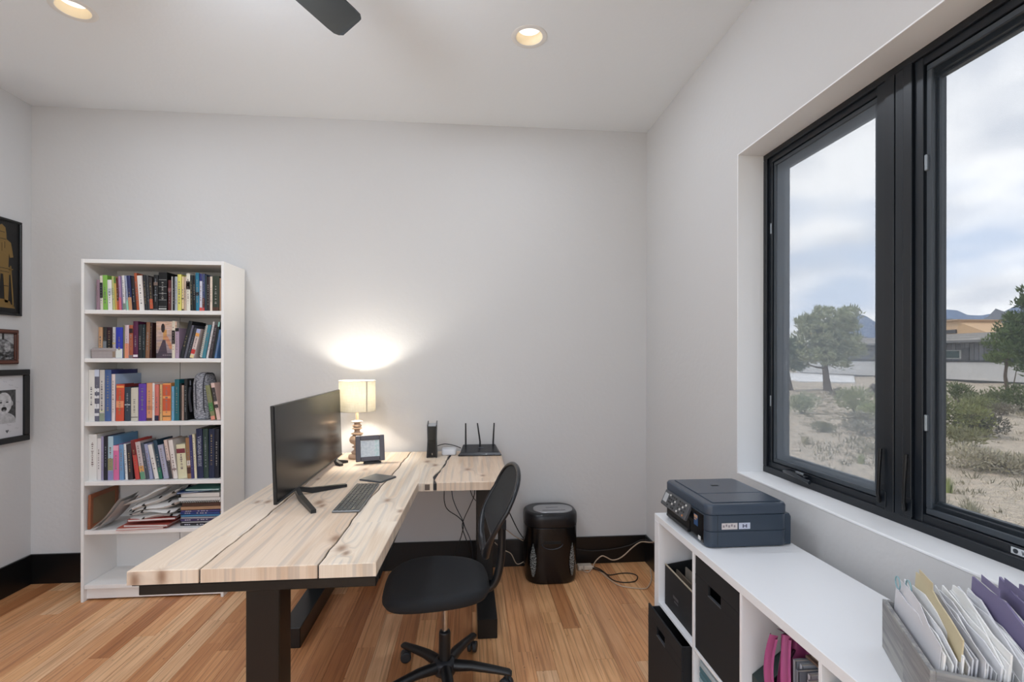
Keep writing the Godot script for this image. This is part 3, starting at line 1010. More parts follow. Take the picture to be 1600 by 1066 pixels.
func face_out_book() -> void:
	var y: float = SHELF_Y[4]
	var o := thing("paperback", "paperback facing outwards, woman in yellow on its cover, second shelf", "book", P(-1.811, y + 0.0005, 3.125))
	var w := 0.117
	var h := 0.222
	part("cover", MB.new().box(Vector3(0, h / 2, -0.003), Vector3(w, h, 0.0016)).box(Vector3(0, h / 2, -0.033), Vector3(w, h, 0.0016)).box(Vector3(-w / 2 + 0.001, h / 2, -0.018), Vector3(0.002, h, 0.03)), mat("6b564e", 0.4), o)
	part("pages", MB.new().box(Vector3(0.001, h / 2, -0.018), Vector3(w - 0.005, h - 0.004, 0.028)), mat("d9d0bf", 0.85), o)
	var im := Image.create(96, 180, true, Image.FORMAT_RGB8)
	var f := FastNoiseLite.new(); f.seed = 3; f.frequency = 0.03
	for yy in 180:
		for xx in 96:
			var t: float = yy / 180.0
			var n := f.get_noise_2d(xx * 0.5, yy * 3.0)
			var c := Color("e7c6b2").lerp(Color("8d7f86"), clampf(t * 1.3 + n * 0.5, 0, 1))
			c = c.lerp(Color("c2a184"), clampf(f.get_noise_2d(xx * 0.4 + 90, yy * 2.0) * 1.6, 0, 1))
			if t > 0.86: c = Color("3a3540").lerp(Color("55494f"), n * 0.5 + 0.5)
			# long dark skirt, yellow bodice and trailing cloth, dark hair
			var sk: float = (t - 0.5) * 44.0 + 6.0
			if t > 0.46 and absf(xx - 36.0 + (t - 0.5) * 20.0) < sk: c = Color("3a3542").lerp(Color("5b4650"), n * 0.5 + 0.5)
			if t > 0.22 and t < 0.5 and absf(xx - 40.0) < 9.0: c = Color("d3a05a").lerp(Color("b98258"), n + 0.5)
			if t > 0.4 and t < 0.75 and absf(xx - (40.0 + (t - 0.35) * 80.0)) < 9.0: c = Color("cf9670").lerp(Color("b0705a"), n + 0.5)
			if pow((xx - 37.0) / 8.0, 2) + pow((yy - 22.0) / 11.0, 2) < 1.0: c = Color("d8ab93")
			if pow((xx - 31.0) / 9.0, 2) + pow((yy - 32.0) / 22.0, 2) < 1.0: c = Color("2a2023")
			if t > 0.905 and t < 0.925 and xx > 26 and xx < 70 and int(xx / 3) % 3 != 0: c = Color("9a8d90")
			im.set_pixel(xx, yy, c)
	im.generate_mipmaps()
	var m := StandardMaterial3D.new()
	m.albedo_texture = ImageTexture.create_from_image(im)
	m.roughness = 0.4
	var mb := MB.new()
	var z := -0.0018
	mb.tri(Vector3(-w / 2, 0, z), Vector3(w / 2, 0, z), Vector3(w / 2, h, z), Vector3.BACK, Vector3.BACK, Vector3.BACK, Vector2(0, 1), Vector2(1, 1), Vector2(1, 0))
	mb.tri(Vector3(-w / 2, 0, z), Vector3(w / 2, h, z), Vector3(-w / 2, h, z), Vector3.BACK, Vector3.BACK, Vector3.BACK, Vector2(0, 1), Vector2(1, 0), Vector2(0, 0))
	part("cover_print", mb, m, o)

func spiral_notebook() -> void:
	var y: float = SHELF_Y[4]
	var o := thing("spiral_notebook", "black spiral-bound notebook with white coil, leaning on second shelf", "notebook", P(-1.611, y + 0.0005, 3.135))
	o.rotation.z = -deg_to_rad(10.3)
	part("cover", MB.new().span(Vector3(-0.022, 0, -0.01), Vector3(-0.020, 0.205, -0.17)).span(Vector3(-0.002, 0, -0.01), Vector3(0, 0.205, -0.17)), mat("191b1e", 0.5), o)
	part("pages", MB.new().span(Vector3(-0.020, 0.002, -0.012), Vector3(-0.002, 0.203, -0.168)), mat("d6d2c8", 0.85), o)
	var coil := MB.new()
	var pts := []
	for i in 16 * 12 + 1:
		var a := TAU * i / 12.0
		pts.append(Vector3(-0.011 + cos(a) * 0.0105, 0.008 + i * 0.19 / (16 * 12), -0.012 + sin(a) * 0.0095))
	coil.tube(pts, 0.0022, 5)
	part("coil", coil, mat("e3dfd9", 0.5), o)

func silver_box() -> void:
	var y: float = SHELF_Y[4]
	var o := thing("trinket_box", "small silver patterned box at left end of second shelf", "box", P(-2.160, y + 0.0005, 3.155))
	var f := FastNoiseLite.new(); f.seed = 8; f.frequency = 0.2
	var im := Image.create(256, 96, true, Image.FORMAT_RGB8)
	for yy in 96:
		for xx in 256:
			var q := sin((xx + yy) * 0.42) * sin((xx - yy) * 0.42)
			im.set_pixel(xx, yy, Color("c3b9b6").lerp(Color("857c7e"), clampf(0.35 + 0.5 * q + 0.3 * f.get_noise_2d(xx, yy), 0, 1)))
	im.generate_mipmaps()
	var m := StandardMaterial3D.new()
	m.albedo_texture = ImageTexture.create_from_image(im)
	m.metallic = 0.35
	m.roughness = 0.45
	m.uv1_scale = Vector3(7, 12, 1)
	part("body", MB.new().loft([rring(0.074, 0.03, 0.012, 0.0), rring(0.076, 0.032, 0.012, 0.005), rring(0.076, 0.032, 0.012, 0.044)], true, true), m, o)
	part("lid", MB.new().loft([rring(0.078, 0.034, 0.012, 0.045), rring(0.078, 0.034, 0.012, 0.054), rring(0.072, 0.028, 0.012, 0.061)], true, true), m, o)

func grey_pouch() -> void:
	var y: float = SHELF_Y[3]
	var o := thing("pouch", "upright grey heathered zip pouch among books on third shelf", "pouch", P(-1.624, y + 0.003, 3.205), -0.05)
	o.rotation.z = 0.03
	var im := Image.create(128, 128, true, Image.FORMAT_RGB8)
	var f := FastNoiseLite.new(); f.seed = 15; f.frequency = 0.09; f.fractal_octaves = 3
	for yy in 128:
		for xx in 128:
			im.set_pixel(xx, yy, Color("b9bac0").lerp(Color("55575f"), clampf(0.42 + 0.95 * f.get_noise_2d(xx * 0.45, yy * 1.5), 0, 1)))
	im.generate_mipmaps()
	var m := StandardMaterial3D.new()
	m.albedo_texture = ImageTexture.create_from_image(im)
	m.roughness = 0.9
	m.uv1_scale = Vector3(9, 9, 1)
	# body: rounded slab, wide in depth, standing up
	var rings := []
	for q in [[0.0, 0.036, 0.058], [0.006, 0.042, 0.066], [0.03, 0.045, 0.070], [0.13, 0.047, 0.072], [0.22, 0.044, 0.070], [0.262, 0.036, 0.062], [0.282, 0.022, 0.045], [0.287, 0.006, 0.02]]:
		rings.append(rring(q[1] * 1.05, q[2], q[1] * 0.85, q[0], 5))
	part("body", MB.new().loft(rings), m, o)
	for s in [0.3, -0.15]:
		var pts := []
		for k in 33:
			var a := TAU * k / 32.0
			pts.append(Vector3(s * 0.1, 0.143 + 0.137 * clampf(sin(a) * 1.15, -1, 1), 0.0715 * clampf(cos(a) * 1.12, -1, 1)))
		part("zip", MB.new().tube(pts, 0.0032, 6), mat("3a3c44", 0.7), o)
	part("strap", MB.new().tube(smooth_path([Vector3(-0.052, 0.20, 0.06), Vector3(-0.052, 0.14, 0.074), Vector3(-0.044, 0.05, 0.073)], 5), 0.008, 6), mat("2e2f36", 0.8), o)
	part("zip_pull", MB.new().box(Vector3(-0.05, 0.225, 0.064), Vector3(0.008, 0.03, 0.006), 0.002), mat("777a82", 0.4, 0.6), o)

func lower_pile() -> void:
	var y: float = SHELF_Y[1]
	# brown wooden frame standing against the left side
	var fr := thing("wooden_frame", "brown wooden picture frame standing at left of fifth shelf", "frame", P(-2.243, y + 0.001, 3.11))
	fr.rotation.z = -0.02
	part("frame", ring_x(MB.new(), 0.0, 0.016, 0.0, 0.235, 0.0, 0.205, 0.024), mat("93583a", 0.5), fr)
	part("backing", MB.new().span(P(0.004, 0.02, 0.02), P(0.010, 0.185, 0.215)), mat("8a7458", 0.8), fr)
	# flat stack at the right
	var rows := [["black glossy magazine at the bottom of the flat stack", 0.016, "2a2a2e", 0.0], ["grey-white magazine, second from bottom of flat stack", 0.011, "b5b3b6", 0.004], ["dark purple book in the flat stack", 0.016, "453a66", -0.004], ["pale grey booklet in the flat stack", 0.011, "a7a4ac", 0.003], ["light blue book in the flat stack", 0.013, "4d86ae", 0.0], ["royal blue book in the flat stack", 0.016, "31498c", -0.003], ["violet-blue book in the flat stack", 0.013, "4b4782", 0.004], ["tan book in the middle of the flat stack", 0.021, "b08a6c", 0.0], ["brown book under the white coil notebook", 0.024, "54392f", 0.006]]
	var yy := y + 0.0006
	var k := 0
	for q in rows:
		var o := thing("magazine" if "magazine" in q[0] else "book", q[0] + ", fifth shelf", "book", P(-1.617 + q[3], yy, 3.215 + 0.003 * (k % 3)), 0.015 * ((k * 7) % 5 - 2), "flat stack of books on the fifth shelf")
		var h: float = q[1] - 0.0008
		part("cover", MB.new().span(Vector3(-0.115, 0, -0.085), Vector3(0.115, 0.002, 0.085)).span(Vector3(-0.115, h - 0.002, -0.085), Vector3(0.115, h, 0.085)).span(Vector3(-0.115, 0, 0.083), Vector3(0.115, h, 0.085)), mat(q[2], 0.45), o)
		part("pages", MB.new().span(Vector3(-0.113, 0.002, -0.083), Vector3(0.113, h - 0.002, 0.083)), mat("d9d3c6", 0.85), o)
		if k in [0, 2, 5, 6]:
			var tm := MB.new()
			for xx in [-0.09, -0.078, -0.066, -0.02, 0.0, 0.012, 0.03]:
				tm.span(Vector3(xx, h * 0.3, 0.0845), Vector3(xx + 0.009, h * 0.7, 0.0856))
			part("title_print", tm, mat("b9b4c0", 0.5), o)
		yy += q[1]
		k += 1
	var coil := thing("spiral_notebook", "white notebook with black coil edge lying on the flat stack", "notebook", P(-1.622, yy, 3.21), 0.02)
	part("pages", MB.new().span(Vector3(-0.12, 0.0, -0.085), Vector3(0.12, 0.030, 0.083), 0.001), mat("dad8d3", 0.7), coil)
	var cm := MB.new()
	for i in 22:
		cm.tube([Vector3(-0.108 + i * 0.0103, 0.001, 0.080), Vector3(-0.108 + i * 0.0103, 0.002, 0.090), Vector3(-0.104 + i * 0.0103, 0.010, 0.089), Vector3(-0.103 + i * 0.0103, 0.012, 0.080)], 0.0022, 5)
	part("coil", cm, mat("18181a", 0.4), coil)
	yy += 0.031
	var pad := thing("notepad", "white thick notepad above the coil notebook, fifth shelf", "notepad", P(-1.618, yy, 3.215), -0.02)
	part("pages", MB.new().span(Vector3(-0.112, 0.001, -0.085), Vector3(0.112, 0.026, 0.083), 0.001), mat("dcd8d2", 0.75), pad)
	part("backing", MB.new().span(Vector3(-0.113, 0.0, -0.086), Vector3(0.113, 0.001, 0.084)), mat("8a7a68", 0.8), pad)
	yy += 0.0265
	var blue := thing("folder", "dark blue folder sloping on top of the flat stack", "folder", P(-1.66, yy + 0.005, 3.215), 0.12)
	blue.rotation.z = 0.06
	part("back_leaf", MB.new().span(Vector3(-0.10, 0, -0.09), Vector3(0.10, 0.0012, 0.09)), mat("2d4f86", 0.5), blue)
	part("front_leaf", MB.new().span(Vector3(-0.10, 0.005, -0.09), Vector3(0.10, 0.0062, 0.088)), mat("2d4f86", 0.5), blue)
	part("papers", MB.new().span(Vector3(-0.096, 0.0014, -0.088), Vector3(0.096, 0.0048, 0.086)), mat("c9ced6", 0.8), blue)
	var teal := thing("folder", "teal green folder at the very top of the flat stack", "folder", P(-1.598, yy + 0.016, 3.21), -0.05)
	teal.rotation.z = 0.02
	part("back_leaf", MB.new().span(Vector3(-0.105, 0, -0.09), Vector3(0.10, 0.0012, 0.088)), mat("5c9a94", 0.5), teal)
	part("front_leaf", MB.new().span(Vector3(-0.105, 0.007, -0.09), Vector3(0.10, 0.0082, 0.085)), mat("5c9a94", 0.5), teal)
	part("papers", MB.new().span(Vector3(-0.10, 0.0014, -0.088), Vector3(0.096, 0.0068, 0.084)), mat("d5dbd8", 0.8), teal)
	# coral folders under the soft bags
	for q in [["coral red folder at the bottom left of fifth shelf", 0.0, 0.055, "c4604c", -1.935, 3.185], ["dusky red folder second from the bottom, fifth shelf", 0.013, -0.04, "b3574a", -1.90, 3.19], ["thin red folder below the spotted bags", 0.046, 0.10, "a8453e", -1.885, 3.20]]:
		var o := thing("folder", q[0], "folder", P(q[4], y + 0.0006 + q[1], q[5]), q[2], "red folders on the fifth shelf")
		part("back_leaf", MB.new().span(Vector3(-0.135, 0, -0.10), Vector3(0.125, 0.0012, 0.10)), mat(q[3], 0.55), o)
		part("front_leaf", MB.new().span(Vector3(-0.135, 0.0105, -0.10), Vector3(0.125, 0.0117, 0.095)), mat(q[3], 0.55), o)
		part("papers", MB.new().span(Vector3(-0.128, 0.0014, -0.097), Vector3(0.12, 0.0103, 0.097)), mat("d8d0cc", 0.8), o)
	# soft white bags with black spots
	var im := Image.create(256, 256, true, Image.FORMAT_RGB8)
	im.fill(Color("d7d5d2"))
	var r := RandomNumberGenerator.new(); r.seed = 2
	for i in 16:
		var cx := (i % 4) * 64 + r.randi_range(18, 46) + (0)
		var cy := (i / 4) * 64 + r.randi_range(18, 46)
		for yy2 in range(-12, 13):
			for xx2 in range(-9, 10):
				if pow(xx2 / 8.5, 2) + pow(yy2 / 11.5, 2) < 1.0:
					im.set_pixel(clampi(cx + xx2, 0, 255), clampi(cy + yy2, 0, 255), Color("1b1a1c"))
	im.generate_mipmaps()
	var dots := StandardMaterial3D.new()
	dots.albedo_texture = ImageTexture.create_from_image(im)
	dots.roughness = 0.75
	dots.uv1_scale = Vector3(1.25, 0.6, 1)
	var plainm := mat("d5d3d1", 0.75)
	var specs := [
		["lowest white spotted bag in the soft pile", -1.885, 0.066, 0.135, 0.016, 0.04, dots, 1],
		["white spotted bag second in the soft pile", -1.880, 0.094, 0.140, 0.016, 0.08, dots, 2],
		["white spotted bag bulging in the soft pile", -1.865, 0.124, 0.145, 0.017, 0.20, dots, 3],
		["long white spotted bag sloping up to the right", -1.880, 0.160, 0.155, 0.014, 0.36, dots, 4],
		["plain white paper bag leaning on the soft pile", -1.915, 0.188, 0.135, 0.012, 0.42, plainm, 5]]
	for q in specs:
		var o := thing("fabric_bag", q[0] + ", fifth shelf", "bag", P(q[1], y + q[2], 3.20), 0.1 * sin(q[7] * 2.0), "soft bags on the fifth shelf")
		o.rotation.z = q[5]
		var hw: float = q[3]; var th: float = q[4]; var sd: int = q[7]
		for s in [1.0, -1.0]:
			var f := func(u: float, v: float) -> Vector3:
				var xx := (u - 0.5) * 2.0
				var zz := (v - 0.5) * 2.0
				var puff: float = pow(max(0.0, 1.0 - xx * xx), 0.5) * pow(max(0.0, 1.0 - zz * zz), 0.4)
				var wave := 0.006 * sin(xx * 4.0 + sd) + 0.005 * sin(zz * 5.0 + sd * 2.0 + xx * 2.0)
				return Vector3(xx * hw, wave + s * th * puff, zz * 0.098)
			part("body" if s > 0 else "underside", MB.new().grid(f, 20, 12), q[6], o)
	var sl := thing("paper_sleeve", "white paper sleeve slumped against the wooden frame, fifth shelf", "paper", P(-2.205, y + 0.001, 3.17))
	var f2 := func(u: float, v: float) -> Vector3:
		return Vector3(0.0 + 0.155 * u + 0.012 * sin(v * 3.0), 0.012 + 0.17 * pow(u, 1.25) + 0.004 * sin(u * 9.0), -0.09 + 0.18 * v)
	part("sheet", MB.new().grid(f2, 14, 8), mat("cfcfce", 0.7), sl)
	var f3 := func(u: float, v: float) -> Vector3:
		return Vector3(0.006 + 0.155 * u + 0.012 * sin(v * 3.0), 0.003 + 0.165 * pow(u, 1.3), -0.085 + 0.165 * v)
	part("sheet", MB.new().grid(f3, 14, 8), mat("c0bfbf", 0.7), sl)

# ---------------------------------------------------------------- desk
func seam(pts: Array, amp: float, sd: int, gap: float, dir: float) -> PackedVector2Array:   # a wandering crack line, x z
	var r := RandomNumberGenerator.new(); r.seed = sd
	var out := PackedVector2Array()
	for i in pts.size() - 1:
		var a: Vector2 = pts[i]; var b: Vector2 = pts[i + 1]
		var n := int(max(2.0, a.distance_to(b) / 0.055))
		for k in n:
			var p := a.lerp(b, float(k) / n)
			out.append(Vector2(p.x + r.randf_range(-amp, amp) + dir * gap * 0.5, p.y))
	out.append(pts[-1] + Vector2(dir * gap * 0.5, 0))
	return out

func build_desk() -> void:
	var o := thing("desk", "L-shaped whitewashed pine plank desk on black steel legs", "desk", Vector3.ZERO)
	var tx := wood_image(512, 1024, 40, Color("ebddcd"), Color("d3bca5"), Color("aeaaa9"), 0.55, 0.34, 13, 0.32, Color("8a6a55"))
	var boards := [wood_mat(tx, "fffaf4", 0.5, Vector2(1.35, 0.55)), wood_mat(tx, "f8efe6", 0.5, Vector2(1.2, 0.5)), wood_mat(tx, "fffdf8", 0.5, Vector2(1.3, 0.58)), wood_mat(tx, "f6ece2", 0.5, Vector2(1.25, 0.62))]
	var y0 := DESK_H - 0.042
	var df := 1.543
	var db := 3.335
	var L := func(d: float) -> float: return -1.004 + (d - df) * 0.020      # left edge x at depth
	var R := func(d: float) -> float: return -0.282 + (d - df) * 0.034      # right edge of the long arm
	var s1 := [Vector2(-0.800, -df), Vector2(-0.803, -2.1), Vector2(-0.815, -2.7), Vector2(-0.812, -db)]
	var s2 := [Vector2(-0.456, -df), Vector2(-0.447, -1.96), Vector2(-0.449, -2.10), Vector2(-0.425, -2.45), Vector2(-0.410, -2.69), Vector2(-0.378, -db)]
	var s3 := [Vector2(-0.167, -2.500), Vector2(-0.176, -2.63), Vector2(-0.149, -2.81), Vector2(-0.118, -3.146), Vector2(-0.110, -db)]
	var e1a := seam(s1, 0.0030, 3, 0.0058, -1.0); var e1b := seam(s1, 0.0030, 3, 0.0058, 1.0)
	var e2a := seam(s2, 0.0040, 5, 0.0055, -1.0); var e2b := seam(s2, 0.0040, 5, 0.0055, 1.0)
	var e3a := seam(s3, 0.0060, 8, 0.0125, -1.0); var e3b := seam(s3, 0.0060, 9, 0.0125, 1.0)
	var rev := func(a: PackedVector2Array) -> PackedVector2Array:
		var b := a.duplicate(); b.reverse(); return b
	var p1 := PackedVector2Array([Vector2(L.call(df), -df)]); p1.append_array(e1a); p1.append(Vector2(L.call(db), -db))
	var p2: PackedVector2Array = e1b.duplicate(); p2.append_array(rev.call(e2a))
	var p3: PackedVector2Array = e2b.duplicate(); p3.append_array(rev.call(e3a)); p3.append(Vector2(R.call(2.500), -2.500)); p3.append(Vector2(R.call(df), -df))
	var p4: PackedVector2Array = e3b.duplicate(); p4.append(Vector2(0.222, -db)); p4.append(Vector2(0.208, -2.500))
	var k := 0
	for poly in [p1, p2, p3, p4]:
		var mb := MB.new()
		mb.uvo = Vector2([0.0, 0.13, 0.71, 0.37][k], [0.0, 0.5, 0.2, 0.9][k])
		mb.prism(poly, y0, DESK_H, 0.0022)
		part("board", mb, boards[k], o)
		k += 1
	# dark resin low in the cracks
	var rs := MB.new()
	for e in [e1a, e2a, e3a]:
		for i in e.size() - 1:
			rs.span(Vector3(e[i].x - 0.008, y0 + 0.004, e[i].y - 0.006), Vector3(e[i].x + 0.020, DESK_H - 0.006, e[i + 1].y - 0.004 if i < e.size() - 2 else e[i + 1].y + 0.006))
	# keep the fillers shy of the ends
	part("crack_filler", rs, mat("1d2026", 0.5), o, "dark filler deep in the cracks")
	# thin side branch of the widest crack
	var steel := mat("0a0a0b", 0.3, 0.0)
	# steel frame under the boards
	var fm := MB.new()
	fm.span(P(-0.992, y0 - 0.004, df + 0.004), P(-0.285, y0, df + 0.15))
	fm.span(P(-0.975, y0 - 0.034, df + 0.006), P(-0.283, y0 - 0.004, df + 0.056), 0.002)
	fm.span(P(-0.93, y0 - 0.034, df + 0.056), P(-0.88, y0 - 0.002, 3.28), 0.002)
	fm.span(P(-0.33, y0 - 0.034, df + 0.056), P(-0.28, y0 - 0.002, 3.1), 0.002)
	fm.span(P(-0.93, y0 - 0.034, 3.0), P(0.152, y0 - 0.002, 3.05), 0.002)
	part("frame", fm, steel, o)
	# square tube legs; the two at the back stand on runners
	var lx := -0.641
	part("leg", MB.new().span(P(lx - 0.051, 0.075, 1.60), P(lx + 0.051, y0 - 0.034, 1.702), 0.003), steel, o)
	part("foot", MB.new().span(P(lx - 0.30, 0.0, 1.60), P(lx + 0.30, 0.075, 1.702), 0.003), steel, o)
	for x in [-0.928, 0.051]:
		part("leg", MB.new().span(P(x, 0.1016, 2.95), P(x + 0.1016, y0 - 0.034, 3.0516), 0.003), steel, o)
		part("foot", MB.new().span(P(x, 0.0, 2.512), P(x + 0.1016, 0.1016, 3.21), 0.003), steel, o)
	part("knot", MB.new().span(P(-0.218, y0 + 0.004, 2.4994), P(-0.190, DESK_H - 0.006, 2.51), 0.002), mat("6a5c53", 0.7), o, "dark knot in the edge")

func desk_things() -> void:
	var H := DESK_H + 0.0008
	# television on a splayed foot
	var tv := thing("television", "wide flat black screen on splayed feet, side-on on the desk", "television", P(-0.778, H, 2.575))
	var body := MB.new().box(Vector3(-0.004, 0.235, 0), Vector3(0.014, 0.402, 1.03), 0.002)
	body.box(Vector3(-0.026, 0.16, 0.0), Vector3(0.034, 0.20, 0.72), 0.008)
	body.xf = Transform3D(Basis(Vector3.BACK, 0.04), Vector3.ZERO)
	var bd := MB.new()
	bd.xf = Transform3D(Basis(Vector3.BACK, 0.035), Vector3(0.006, 0, 0))
	bd.box(Vector3(-0.004, 0.235, 0), Vector3(0.014, 0.402, 1.03), 0.002)
	bd.box(Vector3(-0.026, 0.16, 0.0), Vector3(0.034, 0.20, 0.72), 0.008)
	part("housing", bd, mat("0b0b0c", 0.35), tv)
	var sc := MB.new()
	sc.xf = bd.xf
	sc.box(Vector3(0.0035, 0.238, 0), Vector3(0.0012, 0.386, 1.018))
	part("screen", sc, mat("101316", 0.22, 0.0, 0.35), tv, "switched-off glossy screen")
	var edge := MB.new()
	edge.xf = bd.xf
	edge.box(Vector3(0.004, 0.039, 0), Vector3(0.002, 0.008, 1.026), 0.0005)
	part("bezel", edge, mat("3d4043", 0.4, 0.5), tv)
	for z in [0.255, -0.40]:
		var ft := MB.new()
		var far := -0.14 if z > 0 else -0.05
		var nearz := 0.27 if z > 0 else 0.05
		var reach := 1.0 if z > 0 else 0.3
		for arm in [[0.155 * reach, nearz], [0.185 * reach, far]]:
			var tip := Vector3(arm[0], 0.0, z + arm[1])
			var root := Vector3(-0.004, 0.0, z)
			var sd := (tip - root).cross(Vector3.UP).normalized() * 0.0105
			ft.loftf([[root + sd + Vector3(0, 0.042, 0), root - sd + Vector3(0, 0.042, 0), root - sd + Vector3(0, 0.022, 0), root + sd + Vector3(0, 0.022, 0)], [root.lerp(tip, 0.3) + sd + Vector3(0, 0.024, 0), root.lerp(tip, 0.3) - sd + Vector3(0, 0.024, 0), root.lerp(tip, 0.3) - sd, root.lerp(tip, 0.3) + sd], [tip + sd + Vector3(0, 0.014, 0), tip - sd + Vector3(0, 0.014, 0), tip - sd, tip + sd]])
		part("foot", ft, mat("26282b", 0.35, 0.2), tv)
	# keyboard
	var kb := thing("keyboard", "slim dark keyboard on the desk before the screen", "keyboard", P(-0.494, H, 2.263), -0.006)
	part("case", MB.new().span(Vector3(-0.056, 0, -0.217), Vector3(0.056, 0.008, 0.217), 0.002), mat("77797a", 0.4, 0.3), kb)
	for r in 6:
		var n: int = [16, 16, 16, 15, 14, 9][r]
		var z := -0.212
		for c in n:
			var len_z: float = 0.424 / n
			if r == 5 and c == 4: pass
			var km := MB.new().box(Vector3(-0.0445 + r * 0.0176, 0.0095, z + len_z / 2), Vector3(0.0145, 0.003, len_z - 0.004), 0.0008)
			part("key", km, mat("3f4241", 0.5), kb)
			z += len_z
	# trackpad
	var tp := thing("trackpad", "dark grey square trackpad lying behind the keyboard", "trackpad", P(-0.466, H, 2.602), -0.5)
	part("body", MB.new().loft([rring(0.070, 0.066, 0.008, 0.0), rring(0.070, 0.066, 0.008, 0.005), rring(0.068, 0.064, 0.007, 0.007)]), mat("4a4d51", 0.4), tp)
	part("surface", MB.new().loft([rring(0.066, 0.062, 0.006, 0.0068), rring(0.066, 0.062, 0.006, 0.0078)]), mat("43464a", 0.35), tp)
	table_lamp(P(-0.694, H, 3.155))
	# framed picture on a small stand
	var pf := thing("photo_frame", "small grey frame with pale picture on black stand beside lamp", "picture frame", P(-0.582, H, 3.0), 0.28)
	var fb := MB.new()
	fb.xf = Transform3D(Basis(Vector3.RIGHT, -0.28), Vector3(0, 0.010, 0.0))
	for q in [[-0.084, 0.0, -0.055, 0.155], [0.055, 0.0, 0.084, 0.155], [-0.055, 0.0, 0.055, 0.027], [-0.055, 0.126, 0.055, 0.155]]:
		fb.span(Vector3(q[0], q[1], -0.008), Vector3(q[2], q[3], 0.008), 0.003)
	part("frame", fb, mat("5d5a60", 0.5), pf)
	var im := Image.create(64, 64, true, Image.FORMAT_RGB8)
	var nz := FastNoiseLite.new(); nz.seed = 5; nz.frequency = 0.09; nz.fractal_octaves = 3
	for y in 64:
		for x in 64: im.set_pixel(x, y, Color("dfe5e8").lerp(Color("b9c4ca") if x < 46 else Color("a9cfca"), clampf(0.3 + nz.get_noise_2d(x, y) * 0.5, 0, 1)))
	im.generate_mipmaps()
	var pm := StandardMaterial3D.new()
	pm.albedo_texture = ImageTexture.create_from_image(im)
	pm.roughness = 0.25
	var pic := MB.new()
	pic.xf = fb.xf
	var q0 := Vector3(-0.056, 0.026, 0.001); var q1 := Vector3(0.056, 0.026, 0.001); var q2 := Vector3(0.056, 0.127, 0.001); var q3 := Vector3(-0.056, 0.127, 0.001)
	pic.tri(q0, q1, q2, Vector3.BACK, Vector3.BACK, Vector3.BACK, Vector2(0, 1), Vector2(1, 1), Vector2(1, 0))
	pic.tri(q0, q2, q3, Vector3.BACK, Vector3.BACK, Vector3.BACK, Vector2(0, 1), Vector2(1, 0), Vector2(0, 0))
	part("picture", pic, pm, pf)
	var bk := MB.new()
	bk.xf = fb.xf
	bk.span(Vector3(-0.07, 0.012, -0.010), Vector3(0.07, 0.142, -0.004))
	part("backing", bk, mat("2a2a2c", 0.7), pf)
	var st := MB.new()
	st.loft([rring(0.052, 0.016, 0.015, 0.0, 4, 0.01, 0.012), rring(0.052, 0.016, 0.015, 0.008, 4, 0.01, 0.012), rring(0.049, 0.013, 0.012, 0.010, 4, 0.01, 0.012)])
	st.tube([Vector3(0.01, 0.006, 0.0), Vector3(0.01, 0.008, -0.05), Vector3(0.01, 0.07, -0.030)], 0.004, 6)
	part("stand", st, mat("1a1a1c", 0.5), pf)
	# modem
	var md := thing("modem", "upright black modem standing on the desk by the wall", "modem", P(-0.228, H, 3.18), 0.03)
	var mm := MB.new()
	for s in [-1.0, 1.0]:
		mm.loftf([[Vector3(s * 0.0335, 0, -0.066), Vector3(s * 0.0335, 0, 0.058), Vector3(s * 0.024, 0, 0.058), Vector3(s * 0.024, 0, -0.066)], [Vector3(s * 0.0285, 0.11, -0.066), Vector3(s * 0.0285, 0.11, 0.056), Vector3(s * 0.022, 0.11, 0.056), Vector3(s * 0.022, 0.11, -0.066)], [Vector3(s * 0.031, 0.218, -0.066), Vector3(s * 0.031, 0.205, 0.052), Vector3(s * 0.0255, 0.205, 0.052), Vector3(s * 0.0255, 0.218, -0.066)]])
	part("shell", mm, mat("17181b", 0.28), md)
	part("front_panel", MB.new().loftf([[Vector3(-0.024, 0.002, -0.05), Vector3(-0.024, 0.002, 0.055), Vector3(0.024, 0.002, 0.055), Vector3(0.024, 0.002, -0.05)], [Vector3(-0.022, 0.11, -0.05), Vector3(-0.022, 0.11, 0.053), Vector3(0.022, 0.11, 0.053), Vector3(0.022, 0.11, -0.05)], [Vector3(-0.025, 0.20, -0.05), Vector3(-0.025, 0.196, 0.048), Vector3(0.025, 0.196, 0.048), Vector3(0.025, 0.20, -0.05)]]), mat("0b0b0c", 0.12), md)
	part("top_vent", MB.new().span(Vector3(-0.024, 0.196, -0.055), Vector3(0.024, 0.2035, 0.042)), mat("b9babc", 0.5), md)
	part("mark", MB.new().box(Vector3(0.002, 0.022, 0.0552), Vector3(0.004, 0.012, 0.001)), mat("a8a29a", 0.4), md)
	# white puck
	var wp := thing("white_hub", "small white rounded box between modem and router", "hub", P(-0.122, H, 3.225), 0.0)
	part("body", MB.new().loft([rring(0.043, 0.040, 0.014, 0.002), rring(0.047, 0.044, 0.014, 0.008), rring(0.047, 0.044, 0.014, 0.034), rring(0.043, 0.040, 0.012, 0.039), rring(0.03, 0.03, 0.01, 0.0395)]), mat("dedee0", 0.4), wp)
	part("foot", MB.new().loft([rring(0.041, 0.038, 0.012, 0.0), rring(0.041, 0.038, 0.012, 0.003)]), mat("8a8a8c", 0.6), wp)
	# router with three antennas
	var rt := thing("router", "black router with three upright antennas at the desk corner", "router", P(0.076, H, 3.205))
	var rb := MB.new()
